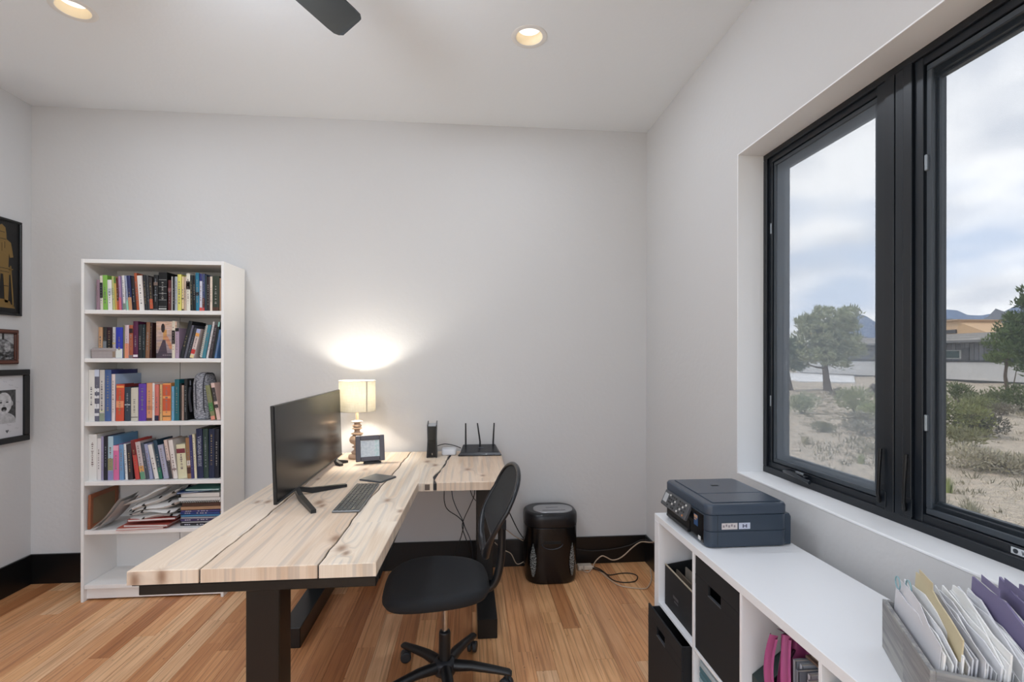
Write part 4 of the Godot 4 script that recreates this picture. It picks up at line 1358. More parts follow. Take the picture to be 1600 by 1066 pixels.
	rb.loftf([
		[Vector3(-0.135, 0.0, 0.052), Vector3(0.135, 0.0, 0.052), Vector3(0.112, 0.0, -0.075), Vector3(-0.112, 0.0, -0.075)],
		[Vector3(-0.141, 0.006, 0.056), Vector3(0.141, 0.006, 0.056), Vector3(0.114, 0.012, -0.079), Vector3(-0.114, 0.012, -0.079)],
		[Vector3(-0.126, 0.021, 0.049), Vector3(0.126, 0.021, 0.049), Vector3(0.108, 0.050, -0.078), Vector3(-0.108, 0.050, -0.078)],
		[Vector3(-0.120, 0.0235, 0.045), Vector3(0.120, 0.0235, 0.045), Vector3(0.103, 0.0525, -0.074), Vector3(-0.103, 0.0525, -0.074)]])
	part("case", rb, mat("1c1e22", 0.22), rt)
	part("mark", MB.new().box(Vector3(0.01, 0.0405, -0.022), Vector3(0.032, 0.001, 0.007), 0.0, Basis(Vector3.RIGHT, 0.238)), mat("6c7076", 0.3, 0.5), rt)
	part("port", MB.new().box(Vector3(0.042, 0.012, 0.0556), Vector3(0.010, 0.004, 0.002)), mat("9a9da0", 0.4, 0.5), rt)
	for q in [[-0.09, -0.091], [0.005, -0.013], [0.093, 0.099]]:
		part("antenna", MB.new().tube([Vector3(q[0], 0.048, -0.074), Vector3(q[0], 0.07, -0.076), Vector3(q[1], 0.195, -0.072)], [0.0065, 0.006, 0.0045], 8), mat("1a1c20", 0.35), rt)
	var c := solo("cable", MB.new().tube(smooth_path([P(-0.195, 0.872, 3.20), P(-0.15, 0.874, 3.25), P(-0.09, 0.862, 3.255), P(-0.045, 0.845, 3.25)], 6), 0.0028, 6), mat("121214", 0.5), "short black cable bridging the modem and the router", "cable")

func table_lamp(at: Vector3) -> void:
	var o := thing("table_lamp", "lit table lamp with linen drum shade and turned wood base", "lamp", at)
	var wood := bumpy("c3a68f", 0.6, 0.08, 1.5, 8.0)
	var pr := [[0.0, 0.0], [0.052, 0.0], [0.053, 0.012], [0.050, 0.022], [0.030, 0.026], [0.034, 0.034], [0.036, 0.040], [0.026, 0.047], [0.018, 0.055], [0.019, 0.062], [0.030, 0.068], [0.030, 0.073], [0.018, 0.078], [0.022, 0.086], [0.040, 0.096], [0.0475, 0.110], [0.0475, 0.122], [0.038, 0.136], [0.024, 0.144], [0.036, 0.151], [0.037, 0.155], [0.020, 0.160], [0.016, 0.172], [0.019, 0.180], [0.030, 0.184], [0.031, 0.189], [0.019, 0.193], [0.028, 0.200], [0.029, 0.206], [0.018, 0.212], [0.019, 0.222], [0.033, 0.228], [0.034, 0.232], [0.016, 0.236], [0.012, 0.240]]
	var prof := []
	for q in pr: prof.append(Vector2(max(q[0], 0.0005), q[1]))
	part("base", MB.new().lathe(prof, 32), wood, o)
	part("neck", MB.new().tube([Vector3(0, 0.238, 0), Vector3(0, 0.342, 0)], 0.009, 12), mat("cbb59c", 0.5), o)
	# linen shade, open above and below
	var im := Image.create(256, 128, true, Image.FORMAT_RGB8)
	var a := FastNoiseLite.new(); a.seed = 1; a.frequency = 0.35
	for y in 128:
		for x in 256:
			var k := 0.5 + 0.32 * a.get_noise_2d(x * 0.06, y * 2.2) + 0.32 * a.get_noise_2d(x * 2.2 + 300, y * 0.06)
			im.set_pixel(x, y, Color("f2ecdd").lerp(Color("cfc4ac"), clampf(k, 0, 1)))
	im.generate_mipmaps()
	var lin := StandardMaterial3D.new()
	lin.albedo_texture = ImageTexture.create_from_image(im)
	lin.roughness = 0.9
	lin.backlight_enabled = true
	lin.backlight = Color(0.34, 0.335, 0.31)
	lin.uv1_scale = Vector3(1.5, 5, 1)
	var h0 := 0.298
	var h1 := 0.486
	part("shade", MB.new().lathe([Vector2(0.112, h0), Vector2(0.1115, h0 + 0.06), Vector2(0.1105, h1 - 0.06), Vector2(0.110, h1)], 56), lin, o, "off-white linen drum shade")
	var hem := MB.new()
	for q in [[0.1125, h0], [0.1105, h1]]:
		var pts := []
		for k in 49: pts.append(Vector3(cos(TAU * k / 48.0) * q[0], q[1], sin(TAU * k / 48.0) * q[0]))
		hem.tube(pts, 0.0018, 6, false)
	part("hem", hem, mat("ded3bb", 0.8), o)
	var spider := MB.new()
	for k in 3:
		var an := TAU * k / 3.0 + 0.4
		spider.tube([Vector3(0, h0 + 0.03, 0), Vector3(cos(an) * 0.111, h0 + 0.012, sin(an) * 0.111)], 0.0015, 5)
	part("shade_ring", spider, mat("8c8478", 0.4, 0.7), o)
	var seam_m := MB.new()
	seam_m.box(Vector3(0.112 * sin(0.74), (h0 + h1) / 2, 0.112 * cos(0.74)), Vector3(0.009, h1 - h0, 0.0012), 0.0, Basis(Vector3.UP, 0.74))
	part("shade_seam", seam_m, mat("d6cab2", 0.9), o)
	var bulb := MB.new()
	bulb.lathe([Vector2(0.0005, 0.34), Vector2(0.012, 0.342), Vector2(0.016, 0.370), Vector2(0.028, 0.400), Vector2(0.030, 0.415), Vector2(0.022, 0.435), Vector2(0.0005, 0.442)], 20)
	part("bulb", bulb, glow("fff2dd", 6.0), o)
	var l := OmniLight3D.new()
	l.name = "lamp"
	l.light_color = Color("fff8ec")
	l.light_energy = DESK_LAMP_ENERGY
	l.light_size = 0.025
	l.omni_range = 10.0
	l.omni_attenuation = 2.0
	l.shadow_enabled = true
	l.position.y = 0.415
	o.add_child(l)

# ---------------------------------------------------------------- chair
func task_chair() -> void:
	var o := thing("task_chair", "armless black task chair with mesh back, on castors by the desk", "chair", P(-0.10, 0, 2.17), 0.06)
	var pl := mat("141517", 0.38)
	var hub := MB.new()
	hub.lathe([Vector2(0.0005, 0.060), Vector2(0.045, 0.060), Vector2(0.050, 0.075), Vector2(0.050, 0.105), Vector2(0.043, 0.118), Vector2(0.028, 0.122)], 24)
	part("base_hub", hub, mat("23262b", 0.4), o)
	for k in 5:
		var a := deg_to_rad(-9.0 + 72.0 * k) - 0.06
		var dir := Vector3(cos(a), 0, -sin(a))
		var sd := Vector3(-dir.z, 0, dir.x)
		var rings := []
		for q in [[0.03, 0.092, 0.027, 0.026], [0.12, 0.094, 0.024, 0.020], [0.22, 0.082, 0.020, 0.016], [0.285, 0.072, 0.018, 0.014], [0.296, 0.068, 0.013, 0.009]]:
			var c: Vector3 = dir * q[0] + Vector3(0, q[1], 0)
			var ring := []
			for j in 10:
				var t := TAU * j / 10.0
				ring.append(c + sd * cos(t) * q[2] + Vector3(0, sin(t) * q[3], 0))
			rings.append(ring)
		var leg := part("base_leg", MB.new().loft(rings), pl, o)
		# twin-wheel castor
		var cst := MB.new()
		var ax := Basis(Vector3.UP, a + 0.7 * (k % 3) - 0.5)
		for s in [-1.0, 1.0]:
			cst.xf = Transform3D(ax, dir * 0.272 + Vector3(0, 0.0255, 0))
			cst.tube([Vector3(0, 0, s * 0.004), Vector3(0, 0, s * 0.007), Vector3(0, 0, s * 0.020), Vector3(0, 0, s * 0.022)], [0.021, 0.025, 0.025, 0.020], 18)
		cst.xf = Transform3D(Basis(), dir * 0.272)
		cst.tube([Vector3(0, 0.028, 0), Vector3(0, 0.072, 0)], 0.008, 8)
		part("castor", cst, mat("2c2e31", 0.45), leg)
	part("gas_column", MB.new().lathe([Vector2(0.0255, 0.10), Vector2(0.0255, 0.235), Vector2(0.023, 0.243), Vector2(0.0135, 0.245)], 20), pl, o)
	part("piston", MB.new().tube([Vector3(0, 0.24, 0), Vector3(0, 0.385, 0)], 0.0135, 16), mat("b8b4b0", 0.22, 1.0), o, "chrome piston")
	part("seat_plate", MB.new().box(Vector3(-0.02, 0.388, -0.03), Vector3(0.22, 0.022, 0.16), 0.005), pl, o)
	# seat cushion
	var rings2 := []
	for q in [[0.62, 0.402, 0.0], [0.86, 0.400, 0.0], [0.96, 0.408, 0.0], [1.0, 0.424, 0.0], [1.0, 0.440, 0.0], [0.975, 0.455, 0.0], [0.92, 0.464, 0.0], [0.80, 0.468, 0.0], [0.55, 0.464, 0.0], [0.25, 0.461, 0.0], [0.03, 0.460, 0.0]]:
		var ring := []
		for j in 48:
			var a2 := TAU * j / 48.0
			var cx: float = signf(cos(a2)) * pow(absf(cos(a2)), 0.62)
			var cz: float = signf(sin(a2)) * pow(absf(sin(a2)), 0.62)
			var x: float = cx * 0.232 * q[0]
			var hz: float = 0.232 - 0.03 * smoothstep(-0.05, 0.22, x)
			var z: float = cz * hz * q[0]
			var y: float = q[1] - 0.022 * pow(clampf(-x / 0.23, 0, 1), 2.0) * (1.0 if q[1] > 0.43 else 0.6) + 0.010 * pow(clampf(absf(z) / 0.23, 0, 1), 2.0)
			ring.append(Vector3(x - 0.035, y, z - 0.045))
		rings2.append(ring)
	var fabric := bumpy("1d1f22", 0.85, 0.35, 2.5, 14.0)
	part("seat", MB.new().loft(rings2), fabric, o, "padded black fabric seat")
	# backrest: S-shaped frame around mesh
	var bx := func(y: float) -> float:
		var t: float = (y - 0.56) / 0.40
		return 0.178 - 0.018 * sin(clampf(t * 1.6, 0, 1) * PI) + 0.150 * pow(clampf(t, 0, 1), 1.5)
	var hz2 := func(y: float) -> float:
		var t: float = clampf((y - 0.565) / 0.385, 0.0, 1.0)
		var w: float = lerpf(0.14, 0.212, smoothstep(0.0, 0.55, t))
		var cap: float = pow(max(0.0, 1.0 - pow(absf(t * 2.0 - 1.0), 4.5)), 0.5)
		return w * cap
	var loop := []
	var rad := []
	for i in 25:
		var y := 0.565 + 0.385 * (0.5 - 0.5 * cos(PI * i / 24.0))
		loop.append(Vector3(bx.call(y), y, hz2.call(y) - 0.03)); rad.append(lerpf(0.016, 0.0095, smoothstep(0.60, 0.75, y)))
	for i in 25:
		var y := 0.565 + 0.385 * (0.5 + 0.5 * cos(PI * i / 24.0))
		loop.append(Vector3(bx.call(y), y, -hz2.call(y) - 0.03)); rad.append(lerpf(0.016, 0.0095, smoothstep(0.60, 0.75, y)))
	loop.append(loop[0]); rad.append(rad[0])
	part("back_frame", MB.new().tube(loop, rad, 10, false), mat("1b1d21", 0.3), o, "glossy black back frame")
	var f := func(u: float, v: float) -> Vector3:
		var y: float = 0.700 + 0.247 * v
		return Vector3(bx.call(y) + 0.012 * (1.0 - pow(u * 2 - 1, 2)) * sin(PI * v), y, (u * 2.0 - 1.0) * hz2.call(y) - 0.03)
	part("back_mesh", MB.new().grid(f, 14, 14), bumpy("232527", 0.8, 0.4, 3.0, 20.0), o, "dark mesh back panel")
	var g := func(u: float, v: float) -> Vector3:
		var y: float = 0.685 + 0.03 * v
		return Vector3(bx.call(y) + 0.004, y, (u * 2.0 - 1.0) * hz2.call(y) - 0.03)
	part("lumbar_bar", MB.new().grid(g, 12, 4), mat("25282d", 0.35), o)
	part("back_bracket", MB.new().loftf([[Vector3(0.206, 0.690, 0.05), Vector3(0.206, 0.690, -0.11), Vector3(0.222, 0.730, -0.11), Vector3(0.222, 0.730, 0.05)], [Vector3(0.235, 0.690, 0.01), Vector3(0.235, 0.690, -0.07), Vector3(0.240, 0.735, -0.07), Vector3(0.240, 0.735, 0.01)], [Vector3(0.272, 0.670, 0.0), Vector3(0.272, 0.670, -0.06), Vector3(0.272, 0.715, -0.06), Vector3(0.272, 0.715, 0.0)]]), mat("25282d", 0.35), o)
	var bar := smooth_path([Vector3(0.255, 0.71, -0.03), Vector3(0.256, 0.62, -0.03), Vector3(0.250, 0.52, -0.03), Vector3(0.225, 0.43, -0.03), Vector3(0.17, 0.395, -0.03), Vector3(0.05, 0.390, -0.03)], 5)
	part("back_post", MB.new().tube(bar, 0.0185, 10), pl, o)

# ---------------------------------------------------------------- cube shelf under the window
func cube_shelf() -> void:
	var w := mat("f0f1f3", 0.35)
	var x0 := 0.808
	var x1 := 1.175
	var o := thing("cube_shelf", "low white cube shelf under the window, carrying the printer", "shelf", P(x0, 0, 2.063))
	o.position = Vector3.ZERO
	var cols := [[1.706, 2.017], [1.396, 1.691], [1.066, 1.384], [0.756, 1.055]]
	part("top_panel", MB.new().span(P(x0, CAB_H - 0.028, 2.063), P(x1, CAB_H, 0.71), 0.0012), w, o)
	part("bottom_panel", MB.new().span(P(x0, 0.0, 2.063), P(x1, 0.030, 0.71), 0.0012), w, o)
	part("end_panel", MB.new().span(P(x0, 0.030, 2.063), P(x1, CAB_H - 0.028, 2.017), 0.0012), w, o)
	part("end_panel", MB.new().span(P(x0, 0.030, 0.756), P(x1, CAB_H - 0.028, 0.71), 0.0012), w, o)
	for q in [[1.691, 1.706], [1.384, 1.396], [1.055, 1.066]]:
		part("divider", MB.new().span(P(x0 + 0.001, 0.030, q[0]), P(x1 - 0.004, CAB_H - 0.028, q[1]), 0.0008), w, o)
	for q in cols:
		part("shelf", MB.new().span(P(x0 + 0.001, 0.394, q[0]), P(x1 - 0.004, 0.406, q[1]), 0.0008), w, o)
	part("back_panel", MB.new().span(P(x1 - 0.004, 0.03, 2.017), P(x1, CAB_H - 0.028, 0.756)), mat("d0d0d1", 0.5), o)
	var blk := bumpy("17181b", 0.8, 0.4, 1.5, 12.0)
	# black document box, open above
	var bx := thing("document_box", "black open-topped document box, upper left cube by the wall", "box", P(0.83, 0.4065, 1.862))
	var b := MB.new()
	b.span(Vector3(0, 0, -0.14), Vector3(0.006, 0.165, 0.14), 0.001).span(Vector3(0.30, 0, -0.14), Vector3(0.306, 0.21, 0.14), 0.001)
	for s in [-1.0, 1.0]:
		b.loftf([[Vector3(0.006, 0, s * 0.14), Vector3(0.006, 0.165, s * 0.14), Vector3(0.006, 0.165, s * 0.135), Vector3(0.006, 0, s * 0.135)], [Vector3(0.30, 0, s * 0.14), Vector3(0.30, 0.21, s * 0.14), Vector3(0.30, 0.21, s * 0.135), Vector3(0.30, 0, s * 0.135)]])
	b.span(Vector3(0.006, 0, -0.135), Vector3(0.30, 0.005, 0.135))
	part("body", b, blk, bx)
	part("rim", MB.new().tube([Vector3(0.003, 0.166, -0.139), Vector3(0.003, 0.166, 0.139)], 0.0035, 6), mat("a59a86", 0.6), bx, "tan bound rim")
	part("mark", MB.new().box(Vector3(-0.0008, 0.072, -0.03), Vector3(0.001, 0.012, 0.05)).box(Vector3(-0.0008, 0.056, -0.026), Vector3(0.001, 0.008, 0.035)), mat("3d3f45", 0.4), bx)
	var pp := thing("paper_stack", "loose papers standing inside the black document box", "papers", P(0.85, 0.4125, 1.862))
	for i in 5:
		part("sheet", MB.new().span(Vector3(0.02 + i * 0.04, 0, -0.12), Vector3(0.026 + i * 0.04, 0.145 + 0.008 * i, 0.11 - 0.01 * i)), mat(["6b5f52", "8c8378", "4a443e", "a39a8c", "5c544a"][i], 0.8), pp)
	# black fabric bins with slot handles
	fabric_bin("black fabric bin with slot handle, lower left cube", 0.772, 1.712, 2.040, 0.031, 0.392, blk, 1.905, 0.325, 0.80)
	fabric_bin("tall black fabric bin with slot handle, upper second cube", 0.812, 1.400, 1.687, 0.407, 0.737, blk, 1.552, 0.655, 0.84)
	fabric_bin("dark fabric bin in the upper cube below the crate", 0.826, 0.762, 1.049, 0.407, 0.70, blk, 0.90, 0.62, 0.84)
	fabric_bin("black fabric bin in the lower third cube", 0.812, 1.072, 1.378, 0.031, 0.372, blk, 1.22, 0.31, 0.84)
	# striped woven basket
	var sb := thing("striped_basket", "teal and grey striped woven basket, lower second cube", "basket", P(0.818, 0.031, 1.545))
	var pal := ["7fa0ab", "a9b4b8", "4c6f78", "93a9b0", "c3c8ca", "5e848e"]
	for i in 17:
		part("weave_band", MB.new().loft([rring(0.165, 0.138, 0.02, i * 0.0198, 3, 0.17), rring(0.168, 0.141, 0.02, i * 0.0198 + 0.005, 3, 0.17), rring(0.168, 0.141, 0.02, i * 0.0198 + 0.015, 3, 0.17), rring(0.165, 0.138, 0.02, i * 0.0198 + 0.0196, 3, 0.17)], true, true), mat(pal[(i * 5 + i / 3) % 6], 0.85), sb)
	# third cube: dark green folder box, white binder, magenta bag, upright booklets
	var gb := thing("magazine_holder", "dark green slanted magazine holder beside magenta bag", "holder", P(0.84, 0.4065, 1.353))
	part("body", MB.new().loftf([[Vector3(0, 0, -0.028), Vector3(0, 0, 0.028), Vector3(0.22, 0, 0.028), Vector3(0.22, 0, -0.028)], [Vector3(0, 0.10, -0.028), Vector3(0, 0.10, 0.028), Vector3(0.22, 0.26, 0.028), Vector3(0.22, 0.26, -0.028)]]), mat("1c2b2b", 0.6), gb)
	part("rim", MB.new().tube([Vector3(0, 0.10, 0.027), Vector3(0.22, 0.26, 0.027)], 0.002, 5), mat("30413f", 0.6), gb)
	var wb := thing("binder", "white binder standing behind the magenta bag", "binder", P(0.90, 0.4065, 1.312), 0.0)
	part("cover", MB.new().span(Vector3(0, 0, -0.010), Vector3(0.22, 0.285, -0.008)).span(Vector3(0, 0, 0.008), Vector3(0.22, 0.285, 0.010)).span(Vector3(0, 0, -0.010), Vector3(0.003, 0.285, 0.010)), mat("cfc8c4", 0.5), wb)
	part("pages", MB.new().span(Vector3(0.004, 0.004, -0.008), Vector3(0.21, 0.28, 0.008)), mat("cbc6bd", 0.8), wb)
	magenta_bag()
	var hues := ["8f939b", "b9bcc4", "6f727c", "c9c2c6", "a69aa2", "8b8088", "c6bfba", "9d969c"]
	var whats := ["slim grey booklet touching the magenta bag", "pale grey booklet, second from the magenta bag", "slate booklet, third from the magenta bag", "off-white booklet, fourth from the magenta bag", "mauve-grey booklet, fifth from the magenta bag", "dusky booklet, sixth from the magenta bag", "cream booklet, second from the divider", "grey booklet beside the divider right of magenta bag"]
	for i in 8:
		var bk := thing("booklet", whats[i], "booklet", P(0.835 + 0.012 * sin(i * 2.4), 0.4065, 1.186 - i * 0.0138), 0.0, "booklets in the third cube")
		var hh := 0.262 - 0.004 * i + 0.008 * sin(i * 3.1)
		part("cover", MB.new().span(Vector3(0, 0, -0.0058), Vector3(0.20, hh, -0.0046)).span(Vector3(0, 0, 0.0046), Vector3(0.20, hh, 0.0058)).span(Vector3(0, 0, -0.0058), Vector3(0.0015, hh, 0.0058)), mat(hues[i], 0.55), bk)
		part("pages", MB.new().span(Vector3(0.0015, 0.002, -0.0046), Vector3(0.198, hh - 0.003, 0.0046)), mat("b5aca2", 0.85), bk)
	var lid := thing("paper_stack", "brown papers lying flat on top of the booklets", "papers", P(0.86, 0.678, 1.135))
	part("sheet", MB.new().box(Vector3(0.09, 0.004, 0), Vector3(0.18, 0.006, 0.09), 0.001), mat("6d5a50", 0.8), lid)
	part("sheet", MB.new().box(Vector3(0.095, 0.010, 0.004), Vector3(0.17, 0.005, 0.085), 0.001, Basis(Vector3.UP, 0.05)), mat("857468", 0.8), lid)

func fabric_bin(label: String, x: float, d0: float, d1: float, y0: float, y1: float, m: Material, sd: float, sy: float, xi: float) -> void:
	var o := thing("fabric_bin", label, "bin", P(x, y0 + 0.0005, (d0 + d1) / 2), 0.0, "black bins in the cube shelf")
	var h := (d1 - d0) / 2
	var hy := y1 - y0
	var f := MB.new()
	var sz := -(sd - (d0 + d1) / 2)     # slot centre, local z
	var s0 := sy - y0 - 0.018
	var s1 := sy - y0 + 0.018
	# front with a slot cut through
	f.span(Vector3(0, 0, -h), Vector3(0.008, s0, h), 0.0015).span(Vector3(0, s1, -h), Vector3(0.008, hy, h), 0.0015)
	f.span(Vector3(0, s0, -h), Vector3(0.008, s1, sz - 0.042), 0.0).span(Vector3(0, s0, sz + 0.042), Vector3(0.008, s1, h), 0.0)
	part("front_panel", f, m, o)
	var ins := xi - x + 0.004
	var hi: float = min(h, 0.152)
	var off := -((d0 + d1) / 2 - (d0 + 0.004 + hi) if h > hi + 0.001 else 0.0)
	var b := MB.new()
	b.span(Vector3(0.008, 0, -hi + 0.003 - off), Vector3(0.33, hy - 0.003, -hi + 0.009 - off)).span(Vector3(0.008, 0, hi - 0.009 - off), Vector3(0.33, hy - 0.003, hi - 0.003 - off)).span(Vector3(0.008, 0, -hi + 0.009 - off), Vector3(0.33, 0.006, hi - 0.009 - off)).span(Vector3(0.325, 0, -hi + 0.009 - off), Vector3(0.33, hy - 0.003, hi - 0.009 - off))
	part("body", b, m, o)
	part("slot_rim", MB.new().span(Vector3(-0.001, s0 - 0.003, sz - 0.044), Vector3(0.009, s0, sz + 0.044), 0.0005), mat("4a4c50", 0.4), o)

func magenta_bag() -> void:
	var o := thing("gift_bag", "crumpled magenta bag hanging out of the third cube", "bag", P(0.925, 0.4065, 1.245))
	var m := mat("94406e", 0.45)
	var rings := []
	for i in 11:
		var t := i / 10.0
		var ring := []
		for j in 40:
			var a := TAU * j / 40.0
			var fold := 1.0 + 0.10 * sin(a * 7.0 + t * 2.0) * (0.4 + t) + 0.06 * sin(a * 13.0 - t * 5.0)
			var hx := 0.085 * (1.0 - 0.25 * t * t)
			var hz := 0.045 * (1.0 - 0.12 * t)
			ring.append(Vector3(signf(cos(a)) * pow(absf(cos(a)), 0.7) * hx * fold, t * 0.29 + 0.008 * sin(a * 3.0) * t, signf(sin(a)) * pow(absf(sin(a)), 0.7) * hz * fold))
		rings.append(ring)
	part("body", MB.new().loft(rings), m, o)
	for q in [[0.028, 0.27, 0.0], [-0.030, 0.24, 0.02]]:
		var f := func(u: float, v: float) -> Vector3:
			return Vector3(-0.078 - 0.016 * sin(v * 3.0) - 0.008 * sin(u * 9.0), 0.03 + q[1] * v, q[0] + (u - 0.5) * 0.05 * (1.2 - 0.5 * v) + 0.01 * sin(v * 4.0 + q[2] * 90.0))
		part("flap", MB.new().grid(f, 10, 14), mat("a84d80", 0.42), o)
	part("handle", MB.new().tube(smooth_path([Vector3(-0.07, 0.27, 0.03), Vector3(-0.085, 0.20, 0.012), Vector3(-0.09, 0.10, 0.0), Vector3(-0.085, 0.04, -0.012)], 5), 0.004, 6), mat("3b1a30", 0.6), o)
	var tis := func(u: float, v: float) -> Vector3:
		return Vector3((u - 0.5) * 0.14, 0.285 + 0.03 * sin(u * 7.0) * v + 0.02 * v, (v - 0.5) * 0.09 + 0.01 * sin(u * 5.0))
	part("tissue", MB.new().grid(tis, 14, 6), mat("6a2a58", 0.6), o)

# ---------------------------------------------------------------- printer
func printer() -> void:
	var o := thing("printer", "black inkjet printer tinted with sky reflection, on the white cube shelf", "printer", P(0.990, CAB_H + 0.0005, 1.838))
	var m := bumpy("333f4d", 0.34, 0.5, 0.3, 30.0)  # black plastic, coloured bluish to stand in for reflected sky
	var top := bumpy("3d4856", 0.26, 0.5, 0.3, 30.0)  # lighter copy for the lid, with more sky sheen in its colour
	var hx := 0.152
	var hz := 0.183
	part("feet", MB.new().loft([rring(hx - 0.012, hz - 0.012, 0.02, 0.0), rring(hx - 0.012, hz - 0.012, 0.02, 0.004)]), mat("101114", 0.6), o)
	part("lower_body", MB.new().loft([rring(hx - 0.004, hz - 0.004, 0.024, 0.003, 6), rring(hx, hz, 0.026, 0.008, 6), rring(hx, hz, 0.026, 0.058, 6)]).loft([rring(hx, hz, 0.026, 0.058, 6), rring(hx - 0.003, hz - 0.003, 0.026, 0.0595, 6)], false, true), m, o)
	part("upper_body", MB.new().loft([rring(hx - 0.001, hz - 0.001, 0.026, 0.060, 6), rring(hx, hz, 0.026, 0.062, 6), rring(hx, hz, 0.026, 0.116, 6)]).loft([rring(hx, hz, 0.026, 0.116, 6), rring(hx - 0.003, hz - 0.003, 0.026, 0.1175, 6)], false, true), m, o)
	part("scanner_lid", MB.new().loft([rring(hx - 0.001, hz - 0.001, 0.026, 0.1185, 6), rring(hx + 0.001, hz + 0.001, 0.027, 0.121, 6), rring(hx + 0.001, hz + 0.001, 0.027, 0.146, 6), rring(hx - 0.003, hz - 0.003, 0.025, 0.1535, 6)], true, false).loft([rring(hx - 0.003, hz - 0.003, 0.025, 0.1535, 6), rring(hx - 0.012, hz - 0.012, 0.02, 0.1545, 6)], false, true), top, o)
	# feeder cover on the lid: raised panels and a finger notch
	part("feeder_cover", MB.new().span(Vector3(-0.118, 0.1545, -0.165), Vector3(0.135, 0.1572, 0.045), 0.001), top, o)
	part("feeder_panel", MB.new().span(Vector3(-0.118, 0.1545, 0.048), Vector3(0.135, 0.1568, 0.160), 0.001), top, o)
	part("notch", MB.new().box(Vector3(0.005, 0.1572, -0.062), Vector3(0.030, 0.0012, 0.014)), mat("0c0d10", 0.6), o)
	# front: glossy fascia, tilted control panel, paper slot
	part("fascia", MB.new().span(Vector3(-hx - 0.0015, 0.012, -hz + 0.024), Vector3(-hx + 0.003, 0.112, hz - 0.024), 0.001), mat("0a0b0e", 0.15), o)
	var cp := part("control_panel", MB.new().box(Vector3(-hx - 0.012, 0.090, -0.046), Vector3(0.014, 0.064, 0.225), 0.003, Basis(Vector3.BACK, -0.42)), mat("45474b", 0.45), o)
	var bs := Basis(Vector3.BACK, -0.42)
	var c0 := Vector3(-hx - 0.012, 0.090, -0.046)
	part("display", MB.new().box(c0 + bs * Vector3(-0.0072, 0.002, -0.085), Vector3(0.001, 0.036, 0.034), 0.0, bs), mat("a9adb0", 0.3), cp)
	for r in 4:
		for c in 9:
			if (r == 3 and c % 3 == 1) or (c == 4): continue
			var col := "c7c5c0" if (r * 5 + c) % 4 == 0 else "17181a"
			if r == 3 and c == 8: col = "b5703c"
			part("button", MB.new().box(c0 + bs * Vector3(-0.0075, 0.020 - r * 0.0135, -0.052 + c * 0.0175), Vector3(0.002, 0.007, 0.010), 0.0006, bs), mat(col, 0.4), cp)
	part("paper_slot", MB.new().box(Vector3(-hx - 0.0022, 0.040, -0.05), Vector3(0.002, 0.034, 0.21)), mat("030304", 0.5), o)
	part("paper_tray", MB.new().box(Vector3(-hx - 0.004, 0.018, -0.05), Vector3(0.008, 0.012, 0.20), 0.002), mat("111216", 0.3), o)
	var dec := part("feature_sticker", MB.new().box(Vector3(-hx - 0.0022, 0.078, 0.105), Vector3(0.001, 0.040, 0.030)), mat("2c4f7c", 0.4), o, "small coloured sticker")
	part("print", MB.new().box(Vector3(-hx - 0.003, 0.091, 0.105), Vector3(0.001, 0.010, 0.026)).box(Vector3(-hx - 0.003, 0.080, 0.100), Vector3(0.001, 0.004, 0.016)), mat("c7a07c", 0.4), dec)
	part("code_sticker", MB.new().box(Vector3(-hx - 0.0022, 0.022, 0.132), Vector3(0.001, 0.014, 0.018)), mat("cfcfcf", 0.5), o)
	# two pale stickers on the side towards the viewer
	var s1 := part("care_sticker", MB.new().box(Vector3(-0.068, 0.078, hz + 0.0004), Vector3(0.058, 0.022, 0.0008)), mat("cfc7c4", 0.5), o, "white printed sticker")
	var pr := MB.new()
	for i in 5: pr.box(Vector3(-0.090 + i * 0.010, 0.078 + 0.003 * (i % 2), hz + 0.0010), Vector3(0.006, 0.008, 0.0006))
	part("print", pr, mat("8f8488", 0.5), s1)
	var s2 := part("care_sticker", MB.new().box(Vector3(-0.013, 0.078, hz + 0.0004), Vector3(0.042, 0.022, 0.0008)), mat("c4c9d8", 0.5), o, "pale blue printed sticker")
	part("print", MB.new().box(Vector3(-0.018, 0.078, hz + 0.0010), Vector3(0.004, 0.012, 0.0006)).box(Vector3(-0.006, 0.078, hz + 0.0010), Vector3(0.004, 0.012, 0.0006)).box(Vector3(-0.012, 0.078, hz + 0.0010), Vector3(0.010, 0.003, 0.0006)), mat("51506a", 0.5), s2)
	part("side_seam", MB.new().box(Vector3(-0.112, 0.088, hz + 0.0002), Vector3(0.0012, 0.054, 0.0006)).box(Vector3(-0.112, 0.032, hz + 0.0002), Vector3(0.0012, 0.048, 0.0006)), mat("15181d", 0.5), o)
	part("rear_tray", MB.new().loft([rring(0.016, hz - 0.012, 0.006, 0.004, 3, hx + 0.004), rring(0.016, hz - 0.012, 0.006, 0.102, 3, hx + 0.004), rring(0.012, hz - 0.016, 0.006, 0.112, 3, hx + 0.004)]), m, o)

